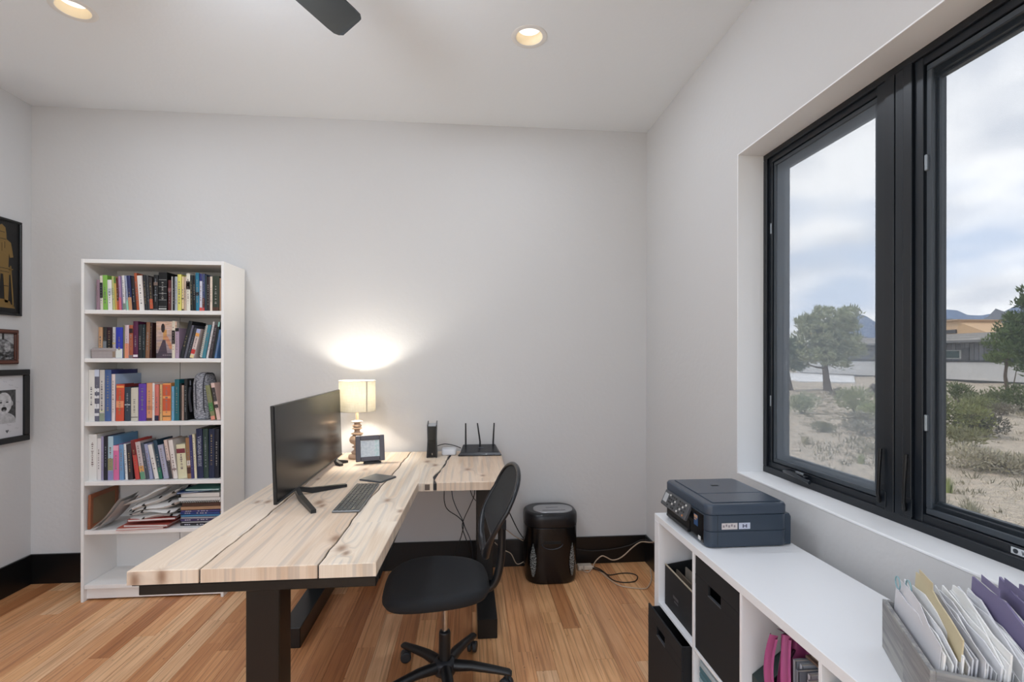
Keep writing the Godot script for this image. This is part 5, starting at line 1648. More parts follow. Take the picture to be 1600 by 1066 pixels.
# ---------------------------------------------------------------- crate of papers
func file_crate() -> void:
	var at := P(0.964, CAB_H + 0.0005, 1.061)
	var turn := -0.495
	var o := thing("file_crate", "grey weathered wooden crate full of papers on the cube shelf", "crate", at, turn)
	var tx := wood_image(128, 256, 91, Color("a3a29f"), Color("77777a"), Color("6a6c70"), 1.2, 0.5, 1, 0.4, Color("55565a"))
	var turned: Image = tx.get_image()
	turned.rotate_90(CLOCKWISE)
	var m := wood_mat(ImageTexture.create_from_image(turned), "ffffff", 0.75, Vector2(2.5, 4.0))
	var W := 0.27
	var D := 0.285
	var H := 0.112
	part("side_board", MB.new().span(Vector3(0, 0, 0), Vector3(0.009, H, D), 0.001), m, o)
	part("side_board", MB.new().span(Vector3(W - 0.009, 0, 0), Vector3(W, H, D), 0.001), m, o)
	part("end_board", MB.new().span(Vector3(0.009, 0, 0), Vector3(W - 0.009, H, 0.009), 0.001), m, o)
	part("end_board", MB.new().span(Vector3(0.009, 0, D - 0.009), Vector3(W - 0.009, H, D), 0.001), m, o)
	part("bottom_board", MB.new().span(Vector3(0.009, 0, 0.009), Vector3(W - 0.009, 0.006, D - 0.009)), m, o)
	part("joint", MB.new().box(Vector3(0.0045, H * 0.75, D + 0.0004), Vector3(0.009, 0.010, 0.0008)).box(Vector3(0.0045, H * 0.5, D + 0.0004), Vector3(0.009, 0.010, 0.0008)).box(Vector3(0.0045, H * 0.25, D + 0.0004), Vector3(0.009, 0.010, 0.0008)), mat("3a3b3e", 0.8), o, "dark finger joints")
	var r := RandomNumberGenerator.new(); r.seed = 77
	var x := 0.013
	var i := 0
	var next_purple := 0.150
	while x < W - 0.020:
		var th := r.randf_range(0.0012, 0.0030)
		var kind := "paper"
		if i == 9: kind = "cream"
		if x > next_purple:
			kind = "purple"; next_purple = x + 0.036
		var hh := 0.146 + 0.010 * sin(i * 1.7) + r.randf_range(-0.012, 0.018)
		var label := "white sheaf of papers standing in the grey crate"
		var hex: String = ["f3f3f2", "e9e9eb", "f5f4f1", "dedee2"][r.randi() % 4]
		var nm := "paper_sheaf"
		if kind == "cream":
			label = "cream tabbed folder rising above the papers in the crate"; hex = "d5c7a4"; hh = 0.185; nm = "folder"
		if kind == "purple":
			label = ["first", "second", "third", "fourth", "fifth"][mini(int((x - 0.150) / 0.034), 4)] + " purple folder from the left in the grey crate"
			hex = "7d7596"; hh = 0.192; nm = "folder"; th = 0.004
		var p := thing(nm, label, "folder" if nm == "folder" else "papers", at, turn, "papers in the grey crate")
		p.translate_object_local(Vector3(x, 0.0065, 0.011))
		var zz := D - 0.026 - r.randf_range(0.0, 0.02)
		var rings := []
		for q in [0.0, 0.25, 0.5, 0.75, 1.0]:
			var t: float = q
			var top: float = hh - 0.03 * pow(t, 2.0) - 0.006 * sin(t * 9.0 + i)
			var bend := 0.004 * sin(t * 3.0 + i * 0.8)
			rings.append([Vector3(0 + bend, 0, zz * t), Vector3(th + bend, 0, zz * t), Vector3(th + bend + 0.010, top, zz * t), Vector3(0.010 + bend, top, zz * t)])
		part("sheets", MB.new().loftf(rings), mat(hex, 0.75), p)
		if kind != "paper":
			part("tab", MB.new().box(Vector3(0.012 + th / 2, hh + 0.005, 0.06), Vector3(0.0012, 0.016, 0.075), 0.0004), mat(hex, 0.6), p)
		x += th + r.randf_range(0.0008, 0.0022)
		i += 1
	for q in [0.0, 1.0]:
		var pts := []
		for k in 13:
			var a := TAU * k / 12.0
			pts.append(Vector3(0.022 + 0.016 * q, 0.165 + 0.013 * sin(a), 0.028 + 0.016 * cos(a) + 0.014 * q))
		var cl := thing("binder_clip", ["pale blue wire clip at the far end of the crate, left", "pale blue wire clip at the far end of the crate, right"][int(q)], "clip", at, turn, "clips on the papers")
		part("wire", MB.new().tube(pts, 0.0016, 6), mat("8fb4bb", 0.4), cl)

# ---------------------------------------------------------------- shredder
func shredder() -> void:
	var o := thing("paper_shredder", "black paper shredder with silver top on the floor by the wall", "shredder", P(0.540, 0, 3.205))
	var blk := mat("0b0b0d", 0.22)
	var bodyr := []
	for q in [[0.158, 0.120, 0.0], [0.164, 0.128, 0.006], [0.168, 0.134, 0.03], [0.172, 0.138, 0.2], [0.172, 0.138, 0.356], [0.170, 0.136, 0.360]]:
		bodyr.append(rring(q[0], q[1], q[1] * 0.82, q[2], 9))
	part("bin", MB.new().loft(bodyr), blk, o)
	var head := []
	for q in [[0.170, 0.136, 0.363], [0.174, 0.140, 0.368], [0.175, 0.141, 0.41], [0.172, 0.138, 0.432], [0.164, 0.130, 0.444], [0.150, 0.118, 0.449]]:
		head.append(rring(q[0], q[1], q[1] * 0.82, q[2], 9))
	part("head", MB.new().loft(head), mat("15161a", 0.3), o)
	part("top_plate", MB.new().loft([rring(0.128, 0.082, 0.075, 0.448, 9, 0.016, 0.022), rring(0.128, 0.082, 0.075, 0.453, 9, 0.016, 0.022), rring(0.122, 0.076, 0.07, 0.455, 9, 0.016, 0.022)]), mat("a8a8aa", 0.35, 0.5), o, "silver top plate")
	part("feed_slot", MB.new().box(Vector3(0.016, 0.455, 0.068), Vector3(0.15, 0.002, 0.006), 0.0006), mat("3a3a3c", 0.5), o)
	part("mark", MB.new().box(Vector3(0.012, 0.4556, 0.010), Vector3(0.080, 0.001, 0.008)), mat("6b6b6e", 0.4), o)
	# pull-out grip in the bin: crescent recess
	var grip := MB.new()
	var pts := []
	for k in 17:
		var a := PI + PI * k / 16.0
		pts.append(Vector3(-0.006 + cos(a) * 0.066, 0.262 + sin(a) * 0.034, 0.139))
	grip.tube(pts, 0.004, 6)
	part("grip", grip, mat("2e2f34", 0.25), o)
	part("grip_recess", MB.new().box(Vector3(-0.006, 0.270, 0.1372), Vector3(0.112, 0.020, 0.004), 0.0015), mat("030303", 0.6), o)
	# two leaf-shaped windows showing shredded paper
	var im := Image.create(64, 128, true, Image.FORMAT_RGB8)
	var f := FastNoiseLite.new(); f.seed = 6; f.frequency = 0.14
	for y in 128:
		for x in 64: im.set_pixel(x, y, Color("1e2122").lerp(Color("c3cac8"), clampf(0.38 + 1.6 * f.get_noise_2d(x, y), 0, 1)))
	im.generate_mipmaps()
	var wm := StandardMaterial3D.new()
	wm.albedo_texture = ImageTexture.create_from_image(im)
	wm.roughness = 0.2
	for s in [-1.0, 1.0]:
		var w := func(u: float, v: float) -> Vector3:
			var wd: float = 0.030 * pow(sin(PI * clampf(v * 0.93 + 0.04, 0, 1)), 0.7) * (1.0 if v < 0.6 else 1.0 - (v - 0.6) * 1.2)
			var ang: float = s * 0.62 + (u - 0.5) * wd * 13.0
			var lx: float = s * (0.172 - 0.113) + sin(ang) * 0.1158
			var lz: float = 0.138 - 0.113 + cos(ang) * 0.1158
			return Vector3(lx, 0.05 + 0.21 * v, lz)
		part("bin_window", MB.new().grid(w, 6, 10), wm, o, "small window showing shreds")

# ---------------------------------------------------------------- cords
func cord(name_: String, pts: Array, r: float, hex: String, label: String) -> void:
	solo(name_, MB.new().tube(smooth_path(pts, 6), r, 7), mat(hex, 0.5), label, "cord", "cords on the floor and under the desk")

func cords() -> void:
	cord("cable", [P(0.765, 0.012, 3.275), P(0.785, 0.005, 3.235), P(0.815, 0.005, 3.232), P(0.856, 0.012, 3.30), P(0.888, 0.04, 3.325), P(0.928, 0.066, 3.33), P(0.96, 0.056, 3.33), P(1.0, 0.036, 3.33), P(1.046, 0.042, 3.33), P(1.091, 0.070, 3.33), P(1.15, 0.121, 3.33), P(1.205, 0.158, 3.32), P(1.238, 0.20, 3.20), P(1.235, 0.30, 3.0)], 0.0042, "b7a08a", "tan cord climbing the black baseboard into the corner")
	cord("cable", [P(0.838, 0.010, 3.29), P(0.886, 0.0045, 3.232), P(0.912, 0.0045, 3.124), P(0.947, 0.0045, 3.031), P(0.996, 0.0045, 2.992), P(1.089, 0.0045, 2.963), P(1.131, 0.0045, 2.989), P(1.19, 0.0045, 3.09), P(1.225, 0.02, 3.20)], 0.0042, "c4ab92", "tan cord looping over the floor towards the cube shelf")
	cord("cable", [P(0.845, 0.012, 3.30), P(0.898, 0.0045, 3.261), P(0.921, 0.0035, 3.185), P(0.952, 0.0035, 3.173), P(1.018, 0.0035, 3.191), P(1.082, 0.0035, 3.185), P(1.111, 0.0035, 3.154), P(1.103, 0.0035, 3.108), P(1.063, 0.0035, 3.065), P(0.986, 0.0035, 3.063), P(0.935, 0.0035, 3.104), P(0.909, 0.011, 3.191), P(0.845, 0.012, 3.27)], 0.0034, "161617", "black cord coiled in a loop on the floor by shredder")
	cord("cable", [P(0.72, 0.12, 3.345), P(0.85, 0.095, 3.355), P(1.0, 0.10, 3.355), P(1.13, 0.125, 3.35), P(1.225, 0.17, 3.33), P(1.24, 0.20, 3.15)], 0.003, "2b2b2d", "dark cable running along the black baseboard")
	var st := thing("power_strip", "cream power strip on the floor right of the shredder", "power strip", P(0.795, 0, 3.285))
	part("body", MB.new().box(Vector3(0, 0.016, 0), Vector3(0.098, 0.030, 0.05), 0.004), mat("d0c3b2", 0.5), st)
	part("plug", MB.new().box(Vector3(-0.012, 0.020, 0.024), Vector3(0.003, 0.024, 0.004)), mat("4a443e", 0.5), st)
	part("cord_end", MB.new().tube([Vector3(0.049, 0.016, 0), Vector3(0.062, 0.012, 0)], 0.006, 8), mat("d0c3b2", 0.5), st)
	cord("cable", [P(-0.15, DESK_H - 0.046, 3.2), P(-0.15, 0.60, 3.15), P(-0.148, 0.52, 3.15), P(-0.126, 0.47, 3.15), P(-0.061, 0.423, 3.15), P(-0.028, 0.377, 3.15), P(-0.044, 0.292, 3.15), P(-0.075, 0.20, 3.17), P(-0.11, 0.01, 3.25)], 0.003, "17191c", "black cable hanging under the desk, leftmost of the tangle")
	cord("cable", [P(-0.102, DESK_H - 0.046, 3.22), P(-0.102, 0.588, 3.158), P(-0.081, 0.498, 3.158), P(-0.036, 0.406, 3.158), P(-0.016, 0.348, 3.158), P(0.017, 0.269, 3.158), P(0.031, 0.18, 3.17), P(0.03, 0.01, 3.24)], 0.0028, "2a3542", "blue-black cable hanging in the middle of the tangle under desk")
	cord("cable", [P(0.03, DESK_H - 0.046, 3.2), P(0.045, 0.585, 3.165), P(0.017, 0.495, 3.165), P(-0.024, 0.406, 3.165), P(-0.035, 0.35, 3.165), P(-0.01, 0.27, 3.165), P(0.02, 0.15, 3.20), P(0.02, 0.01, 3.27)], 0.0028, "1c1d20", "black cable crossing the tangle from the right under desk")
	cord("cable", [P(-0.02, DESK_H - 0.046, 3.24), P(0.02, 0.56, 3.22), P(0.07, 0.49, 3.21), P(0.12, 0.45, 3.2)], 0.0025, "1c1d20", "short black cable reaching the right back desk leg")
	cord("cable", [P(0.15, DESK_H - 0.046, 3.27), P(0.21, 0.56, 3.26), P(0.251, 0.467, 3.25), P(0.294, 0.372, 3.25), P(0.337, 0.286, 3.25), P(0.372, 0.235, 3.25)], 0.0035, "121315", "black cord falling from the desk corner to the shredder")
	cord("cable", [P(0.20, 0.31, 3.30), P(0.264, 0.275, 3.30), P(0.315, 0.235, 3.30), P(0.375, 0.20, 3.30)], 0.0035, "b79f88", "tan cord passing behind the chair to the shredder, upper")
	cord("cable", [P(0.18, 0.20, 3.29), P(0.235, 0.15, 3.29), P(0.29, 0.12, 3.29), P(0.33, 0.05, 3.29), P(0.38, 0.06, 3.30)], 0.0032, "b9a894", "tan cord kinking behind the chair to the shredder, lower")

# ---------------------------------------------------------------- pictures on the left wall
func wall_pictures() -> void:
	var x := WALL_L + 0.001
	# brass-rubbing picture
	var o := thing("framed_picture", "tall black framed picture of a golden praying knight", "picture", P(x, 1.985, 3.172))
	part("frame", ring_x(MB.new(), 0.0, 0.018, -0.125, 0.125, -0.29, 0.29, 0.014), mat("121212", 0.35), o)
	part("ground", MB.new().span(P(0.0, -0.28, -0.115), P(0.008, 0.28, 0.115)), mat("0d0c0c", 0.6), o)
	var gold := mat("8a6f3f", 0.45, 0.5)
	var fig := MB.new()
	var polys := [
		[[-0.026, 0.20], [-0.022, 0.235], [0.0, 0.25], [0.022, 0.235], [0.028, 0.20], [0.030, 0.165], [-0.030, 0.165]],
		[[-0.030, 0.166], [0.030, 0.166], [0.058, 0.150], [0.068, 0.10], [0.074, 0.065], [0.052, 0.058], [0.045, 0.085], [0.042, 0.0], [-0.042, 0.0], [-0.045, 0.085], [-0.052, 0.058], [-0.074, 0.065], [-0.068, 0.10], [-0.058, 0.150]],
		[[-0.050, 0.0], [0.050, 0.0], [0.054, -0.045], [-0.054, -0.045]],
		[[0.008, -0.045], [0.046, -0.045], [0.044, -0.12], [0.040, -0.215], [0.018, -0.215], [0.014, -0.12]],
		[[-0.008, -0.045], [-0.046, -0.045], [-0.044, -0.12], [-0.040, -0.215], [-0.018, -0.215], [-0.014, -0.12]],
		[[0.052, 0.01], [0.060, 0.01], [0.078, -0.235], [0.070, -0.238]],
		[[0.044, -0.018], [0.072, -0.012], [0.072, -0.006], [0.044, -0.011]],
		[[-0.075, -0.225], [0.075, -0.225], [0.085, -0.246], [-0.085, -0.246]],
		[[-0.05, -0.205], [-0.012, -0.195], [0.012, -0.195], [0.05, -0.205], [0.06, -0.226], [-0.06, -0.226]]]
	fig.xf = Transform3D(Basis(Vector3(0, 0, -1), Vector3(1, 0, 0), Vector3(0, -1, 0)), Vector3(0.008, 0, 0.0))
	for p in polys:
		var pv := PackedVector2Array()
		for q in p: pv.append(Vector2(q[0], -q[1]))
		fig.prism(pv, 0.0, 0.0015)
	part("figure", fig, gold, o, "golden engraved knight figure")
	var ln := MB.new()
	for q in [[0.0, 0.115, 0.002, 0.05], [0.0, -0.010, 0.088, 0.003], [0.0, -0.030, 0.09, 0.003], [0.0, 0.164, 0.052, 0.003], [0.026, -0.115, 0.030, 0.004], [-0.026, -0.115, 0.030, 0.004], [0.018, 0.13, 0.002, 0.04], [-0.018, 0.13, 0.002, 0.04], [0.0, 0.205, 0.036, 0.003]]:
		ln.box(Vector3(0.0098, q[1], -q[0]), Vector3(0.0008, q[3], q[2]))
	part("engraving", ln, mat("2a2117", 0.6), o)
	# small brown frame with a grey photograph
	var b := thing("framed_picture", "small brown framed grey photograph in the middle of the wall", "picture", P(x, 1.504, 3.155))
	part("frame", ring_x(MB.new(), 0.0, 0.020, -0.12, 0.12, -0.105, 0.105, 0.026, 0.004), mat("4e2a20", 0.45), b)
	part("moulding", ring_x(MB.new(), 0.019, 0.023, -0.112, 0.112, -0.097, 0.097, 0.008, 0.002), mat("6a4032", 0.4), b)
	part("photograph", photo_plane(0.095, 0.08, photo_image(1)), photo_mat, b)
	# black frame, signed mount, photograph of a laughing baby
	var c := thing("framed_picture", "black framed photograph of a laughing baby with signed white mount", "picture", P(x, 1.1435, 3.187))
	part("frame", ring_x(MB.new(), 0.0, 0.024, -0.16, 0.16, -0.2225, 0.2225, 0.036, 0.003), mat("0c0c0d", 0.3), c)
	part("mount", MB.new().span(P(0.002, -0.19, -0.13), P(0.009, 0.19, 0.13)), mat("cfcfd2", 0.7), c)
	part("photograph", photo_plane(0.075, 0.100, photo_image(2)), photo_mat, c)
	var sg := MB.new()
	var r := RandomNumberGenerator.new(); r.seed = 31
	for i in 26:
		var z := r.randf_range(-0.118, 0.118); var y := r.randf_range(-0.175, 0.175)
		if absf(z) < 0.085 and absf(y) < 0.11: continue
		var pts := []
		for k in 6: pts.append(Vector3(0.0092, y + 0.004 * sin(k * 2.1 + i) + k * 0.0012, z + k * 0.005))
		sg.tube(pts, 0.0005, 4)
	part("pen_strokes", sg, mat("77787c", 0.6), c)
	var ht := PackedVector2Array([Vector2(0, 0.012), Vector2(-0.010, -0.002), Vector2(-0.006, -0.009), Vector2(0, -0.004), Vector2(0.006, -0.009), Vector2(0.010, -0.002)])
	var hm := MB.new()
	hm.xf = Transform3D(Basis(Vector3(0, 0, -1), Vector3(1, 0, 0), Vector3(0, -1, 0)), Vector3(0.0085, -0.148, -0.020))
	hm.prism(ht, 0.0, 0.0015)
	part("heart", hm, mat("55565a", 0.6), c)

var photo_mat: StandardMaterial3D
func photo_plane(hw: float, hh: float, tx: Texture2D) -> MB:
	photo_mat = StandardMaterial3D.new()
	photo_mat.albedo_texture = tx
	photo_mat.roughness = 0.25
	var mb := MB.new()
	var x := 0.010
	mb.tri(Vector3(x, -hh, hw), Vector3(x, -hh, -hw), Vector3(x, hh, -hw), Vector3.RIGHT, Vector3.RIGHT, Vector3.RIGHT, Vector2(0, 1), Vector2(1, 1), Vector2(1, 0))
	mb.tri(Vector3(x, -hh, hw), Vector3(x, hh, -hw), Vector3(x, hh, hw), Vector3.RIGHT, Vector3.RIGHT, Vector3.RIGHT, Vector2(0, 1), Vector2(1, 0), Vector2(0, 0))
	return mb

func photo_image(kind: int) -> ImageTexture:
	var im := Image.create(96, 128, true, Image.FORMAT_RGB8)
	var f := FastNoiseLite.new(); f.seed = 40 + kind; f.frequency = 0.05; f.fractal_octaves = 3
	var ell := func(x: float, y: float, cx: float, cy: float, rx: float, ry: float) -> bool: return pow((x - cx) / rx, 2) + pow((y - cy) / ry, 2) < 1.0
	for y in 128:
		for x in 96:
			var n := f.get_noise_2d(x, y)
			var v := 0.25 + n * 0.12
			if kind == 1:
				v = 0.62 + n * 0.1
				if y > 20 + absf(x - 60.0) * 0.9: v = 0.42 + n * 0.3
				if ell.call(float(x), float(y), 74.0, 62.0, 10.0, 26.0): v = 0.62 + n * 0.2
				if y > 88: v = 0.25 + n * 0.5
				if y < 30 and absf(x - 60.0) < (30 - y) * 0.0 + 4.0: v = 0.15
			else:
				if y > 86 - (x - 48.0) * (x - 48.0) * 0.0 and ell.call(float(x), float(y), 48.0, 128.0, 50.0, 42.0): v = 0.72 + n * 0.1
				if ell.call(float(x), float(y), 46.0, 50.0, 33.0, 42.0): v = 0.78 + n * 0.1
				if ell.call(float(x), float(y), 34.0, 46.0, 6.0, 2.6) or ell.call(float(x), float(y), 60.0, 46.0, 6.0, 2.6): v = 0.18
				if ell.call(float(x), float(y), 34.0, 39.0, 8.0, 1.5) or ell.call(float(x), float(y), 60.0, 39.0, 8.0, 1.5): v = 0.6
				if ell.call(float(x), float(y), 47.0, 58.0, 5.0, 3.0): v = 0.62
				if ell.call(float(x), float(y), 47.0, 72.0, 11.0, 9.0): v = 0.15
				if ell.call(float(x), float(y), 47.0, 77.0, 7.0, 3.5): v = 0.5
				if ell.call(float(x), float(y), 80.0, 52.0, 5.0, 9.0): v = 0.68
			im.set_pixel(x, y, Color(v, v, v * 1.01))
	im.generate_mipmaps()
	return ImageTexture.create_from_image(im)

# ---------------------------------------------------------------- outdoors
const GY := -0.35

func ground_y(x: float, z: float) -> float:
	var d := -z
	return GY + 0.05 * sin(x * 0.8 + d * 0.3) * sin(d * 0.7) + 0.03 * sin(x * 2.3 - d * 1.7)

func leafy(mb: MB, centre: Vector3, rad: Vector3, count: int, size: float, r: RandomNumberGenerator, upright: float, shell := 0.35) -> void:
	for i in count:
		var v := Vector3(r.randfn(), r.randfn(), r.randfn()).normalized() * pow(r.randf_range(shell, 1.0), 0.6)
		var p := centre + v * rad
		var dir := (v + Vector3(0, upright, 0) + Vector3(r.randfn(), r.randfn(), r.randfn()) * 0.35).normalized()
		var side := dir.cross(Vector3(r.randfn(), r.randfn(), r.randfn())).normalized() * size * r.randf_range(0.16, 0.30)
		var ln := size * r.randf_range(0.6, 1.3)
		var k := r.randf_range(0.72, 1.15)
		mb.col = Color(k, k * r.randf_range(0.96, 1.04), k * r.randf_range(0.85, 1.05))
		var nn := side.cross(dir).normalized()
		mb.tri(p - side, p + side, p + dir * ln, nn, nn, nn)
	mb.col = Color(1, 1, 1)

func leaf_mat(hex: String) -> StandardMaterial3D:
	var m := StandardMaterial3D.new()
	m.albedo_color = Color(hex)
	m.vertex_color_use_as_albedo = true
	m.roughness = 0.9
	m.backlight_enabled = true
	m.backlight = Color(0.3, 0.32, 0.2)
	return m

func shrub(label: String, x: float, d: float, w: float, h: float, hex: String, sd: int, size := 0.09, n := 700) -> void:
	var y := ground_y(x, -d)
	var o := thing("shrub", label, "shrub", Vector3(x, y, -d), 0.0, "shrubs on the meadow")
	var r := RandomNumberGenerator.new(); r.seed = sd
	var st := MB.new()
	for i in 9:
		var a := r.randf() * TAU
		var tip := Vector3(cos(a) * w * 0.42 * r.randf(), h * r.randf_range(0.5, 0.85), sin(a) * w * 0.42 * r.randf())
		st.tube([Vector3(tip.x * 0.1, -0.03, tip.z * 0.1), tip * Vector3(0.5, 0.55, 0.5), tip], [0.018 * h, 0.013 * h, 0.006 * h], 5)
	part("stems", st, mat("6e6255", 0.9), o)
	var mb := MB.new()
	for i in 6:
		var a := TAU * i / 6.0 + r.randf()
		var c := Vector3(cos(a) * w * 0.24, h * r.randf_range(0.36, 0.62), sin(a) * w * 0.24)
		leafy(mb, c, Vector3(w * 0.26, h * 0.38, w * 0.26), n / 7, size, r, 0.6)
	leafy(mb, Vector3(0, h * 0.6, 0), Vector3(w * 0.25, h * 0.38, w * 0.25), n / 7, size, r, 0.8)
	var f := part("foliage", mb, leaf_mat(hex), o)
	f.set_meta("kind", "stuff")

func tuft(label: String, x: float, d: float, w: float, h: float, hex: String, sd: int) -> void:
	var o := thing("grass_tuft", label, "grass", Vector3(x, ground_y(x, -d), -d), 0.0, "grass tufts on the meadow")
	var r := RandomNumberGenerator.new(); r.seed = sd
	var mb := MB.new()
	for i in 130:
		var a := r.randf() * TAU
		var b := Vector3(cos(a), 0, sin(a)) * w * 0.25 * r.randf()
		var tip := Vector3(cos(a), 0, sin(a)) * w * 0.5 * r.randf() + Vector3(0, h * r.randf_range(0.5, 1.0), 0)
		var s := Vector3(-sin(a), 0, cos(a)) * 0.006
		var k := r.randf_range(0.75, 1.15)
		mb.col = Color(k, k, k * 0.92)
		mb.tri(b - s, b + s, tip, Vector3(cos(a), 0.3, sin(a)), Vector3(cos(a), 0.3, sin(a)), Vector3(cos(a), 0.3, sin(a)))
	var f := part("blades", mb, leaf_mat(hex), o)
	f.set_meta("kind", "stuff")

func tree(called: String, label: String, x: float, d: float, h: float, crown: Array, trunk_r: float, forks: Array, hex: String, sd: int, n: int, size: float) -> void:
	var o := thing(called, label, "tree", Vector3(x, ground_y(x, -d) - 0.05, -d), 0.0, "trees on the meadow")
	var r := RandomNumberGenerator.new(); r.seed = sd
	var bark := bumpy("6a5d52", 0.95, 0.12, 3.0, 3.0)
	var tr := MB.new()
	tr.tube([Vector3(0.12, 0, 0), Vector3(0.02, h * 0.15, 0), Vector3(-0.08, h * 0.32, 0), Vector3(0.05, h * 0.6, 0), Vector3(0.12, h * 0.82, 0)], [trunk_r * 1.35, trunk_r, trunk_r * 0.85, trunk_r * 0.55, trunk_r * 0.2], 10)
	part("trunk", tr, bark, o)
	for f in forks:
		part("branch", MB.new().tube(smooth_path([Vector3(0, f[0] * h, 0), Vector3(f[1] * 0.5, f[0] * h + f[2] * 0.25, f[3] * 0.5), Vector3(f[1], f[0] * h + f[2], f[3])], 4), [trunk_r * 0.5, trunk_r * 0.45, trunk_r * 0.4, trunk_r * 0.36, trunk_r * 0.32, trunk_r * 0.26, trunk_r * 0.2, trunk_r * 0.12, trunk_r * 0.06], 6), bark, o)
	var mb := MB.new()
	var vol := 0.0
	for c in crown: vol += pow(c[3] * c[4], 1.0)
	for c in crown:
		var part_n := int(n * c[3] * c[4] / vol)
		# needles gather in small tufts
		var tufts := int(part_n / 26)
		for i in tufts:
			var v := Vector3(r.randfn(), r.randfn(), r.randfn()).normalized() * pow(r.randf_range(0.2, 1.0), 0.5)
			var cc := Vector3(c[0], c[1], c[2]) + v * Vector3(c[3], c[4], c[3])
			leafy(mb, cc, Vector3(size, size * 0.8, size) * 1.25, 26, size, r, 0.9, 0.1)
	var fo := part("foliage", mb, leaf_mat(hex), o)
	fo.set_meta("kind", "stuff")

func outdoors() -> void:
	# dry meadow
	var im := Image.create(512, 512, true, Image.FORMAT_RGB8)
	var a := FastNoiseLite.new(); a.seed = 2; a.frequency = 0.012; a.fractal_octaves = 4
	var b := FastNoiseLite.new(); b.seed = 7; b.frequency = 0.12; b.fractal_octaves = 3
	for y in 512:
		for x in 512:
			var k := clampf(0.5 + a.get_noise_2d(x, y * 2.0) * 1.1, 0, 1)
			var c := Color("c2b3a0").lerp(Color("a19888"), k)
			c = c.lerp(Color("6f6a60"), clampf(b.get_noise_2d(x, y) * 1.9 - 0.1, 0, 0.8))
			c = c.lerp(Color("e4dace"), clampf(-b.get_noise_2d(x + 200, y) * 1.3 - 0.15, 0, 0.8))
			im.set_pixel(x, y, c)
	im.generate_mipmaps()
	var gm := StandardMaterial3D.new()
	gm.albedo_texture = ImageTexture.create_from_image(im)
	gm.roughness = 0.95
	gm.uv1_scale = Vector3(28, 28, 1)
	var near := func(u: float, v: float) -> Vector3:
		var x := 1.55 + 58.0 * pow(u, 1.6)
		var z := 12.0 - 82.0 * v
		return Vector3(x, ground_y(x, z) if x > 2.5 else GY, z)
	var g := struct("ground", MB.new().grid(near, 110, 150, 1.0, 1.4), gm, "dry sandy meadow outside the window", "ground")
	var far := MB.new()
	far.span(Vector3(-400, GY - 1.2, -2500), Vector3(3000, GY - 0.18, 600))
	struct("ground_beyond", far, gm_far(), "distant dry plain below the mountains", "ground")
	# straw and litter between the shrubs
	var lit := MB.new()
	var r := RandomNumberGenerator.new(); r.seed = 99
	for i in 26000:
		var t := pow(r.randf(), 0.7)
		var dist := 5.0 + 26.0 * t
		var ang := r.randf_range(0.62, 1.05)
		var x := dist * sin(ang); var z := -dist * cos(ang)
		if sin(x * 1.3) * sin(z * 0.9) + r.randf() * 0.9 < 0.25: continue
		var p := Vector3(x, ground_y(x, z), z)
		var hh := r.randf_range(0.01, 0.055)
		var an := r.randf() * TAU
		var s := Vector3(cos(an), 0, sin(an)) * 0.0035
		var k := r.randf_range(0.8, 1.2)
		lit.col = Color(k, k * 0.98, k * 0.9)
		var nn := Vector3(-sin(an), 0.4, cos(an))
		lit.tri(p - s, p + s, p + Vector3(r.randf_range(-0.05, 0.05), hh, r.randf_range(-0.05, 0.05)), nn, nn, nn)
	var lo := solo("dry_grass", lit, leaf_mat("b3a992"), "thin dry grass and straw scattered over the meadow", "grass")
	lo.set_meta("kind", "stuff")
	var br := MB.new()
	for i in 1500:
		var dist := 5.5 + 24.0 * pow(r.randf(), 0.8)
		var ang := r.randf_range(0.62, 1.05)
		var x := dist * sin(ang); var z := -dist * cos(ang)
		if sin(x * 0.9 + 1.0) * sin(z * 0.6) + r.randf() * 1.1 < 0.45: continue
		var sz := r.randf_range(0.05, 0.13)
		for j in 14:
			var an := r.randf() * TAU
			var p := Vector3(x + cos(an) * sz * r.randf() * 1.4, ground_y(x, z) - 0.005, z + sin(an) * sz * r.randf() * 1.4)
			var s := Vector3(-sin(an), 0, cos(an)) * 0.007
			var k := r.randf_range(0.7, 1.15)
			br.col = Color(k, k, k * 0.94)
			var nn := Vector3(cos(an), 0.5, sin(an))
			br.tri(p - s, p + s, p + Vector3(cos(an) * sz * 0.6, sz * r.randf_range(0.5, 1.1), sin(an) * sz * 0.6), nn, nn, nn)
	var bo := solo("low_brush", br, leaf_mat("a39d88"), "low grey-green brush and clumps spread over the meadow", "grass")
	bo.set_meta("kind", "stuff")
	# pale gravel drive
	var dr := MB.new()
	dr.prism(PackedVector2Array([Vector2(24.0, -33.5), Vector2(27.0, -32.0), Vector2(37.0, -44.0), Vector2(38.0, -60.0), Vector2(30.0, -60.0), Vector2(29.5, -46.0)]), GY - 0.3, GY + 0.10)
	struct("driveway", dr, mat("d6d7d8", 0.9), "pale gravel drive in front of the house", "driveway")
	house()
	mountains()
	# trees
	tree("pinyon_pine", "spreading pinyon pine with leaning trunk in the far window pane", 19.0, 24.5, 5.0, [[0.0, 3.7, 0.0, 1.35, 0.75], [-0.75, 3.0, 0.2, 1.0, 0.65], [0.85, 3.25, -0.2, 1.0, 0.7], [0.2, 2.6, 0.3, 1.3, 0.55], [-0.6, 1.9, 0.2, 1.0, 0.45], [0.9, 2.2, 0.2, 1.0, 0.45], [0.35, 1.55, 0.5, 0.75, 0.28], [1.1, 4.0, 0.2, 0.6, 0.45], [-1.1, 3.75, 0.0, 0.55, 0.3]], 0.16, [[0.25, -1.1, 0.2, 0.1], [0.4, 0.9, 0.8, 0.2], [0.45, -0.8, 1.0, -0.3], [0.6, 0.7, 1.2, 0.1]], "a3aa8c", 5, 13000, 0.17)
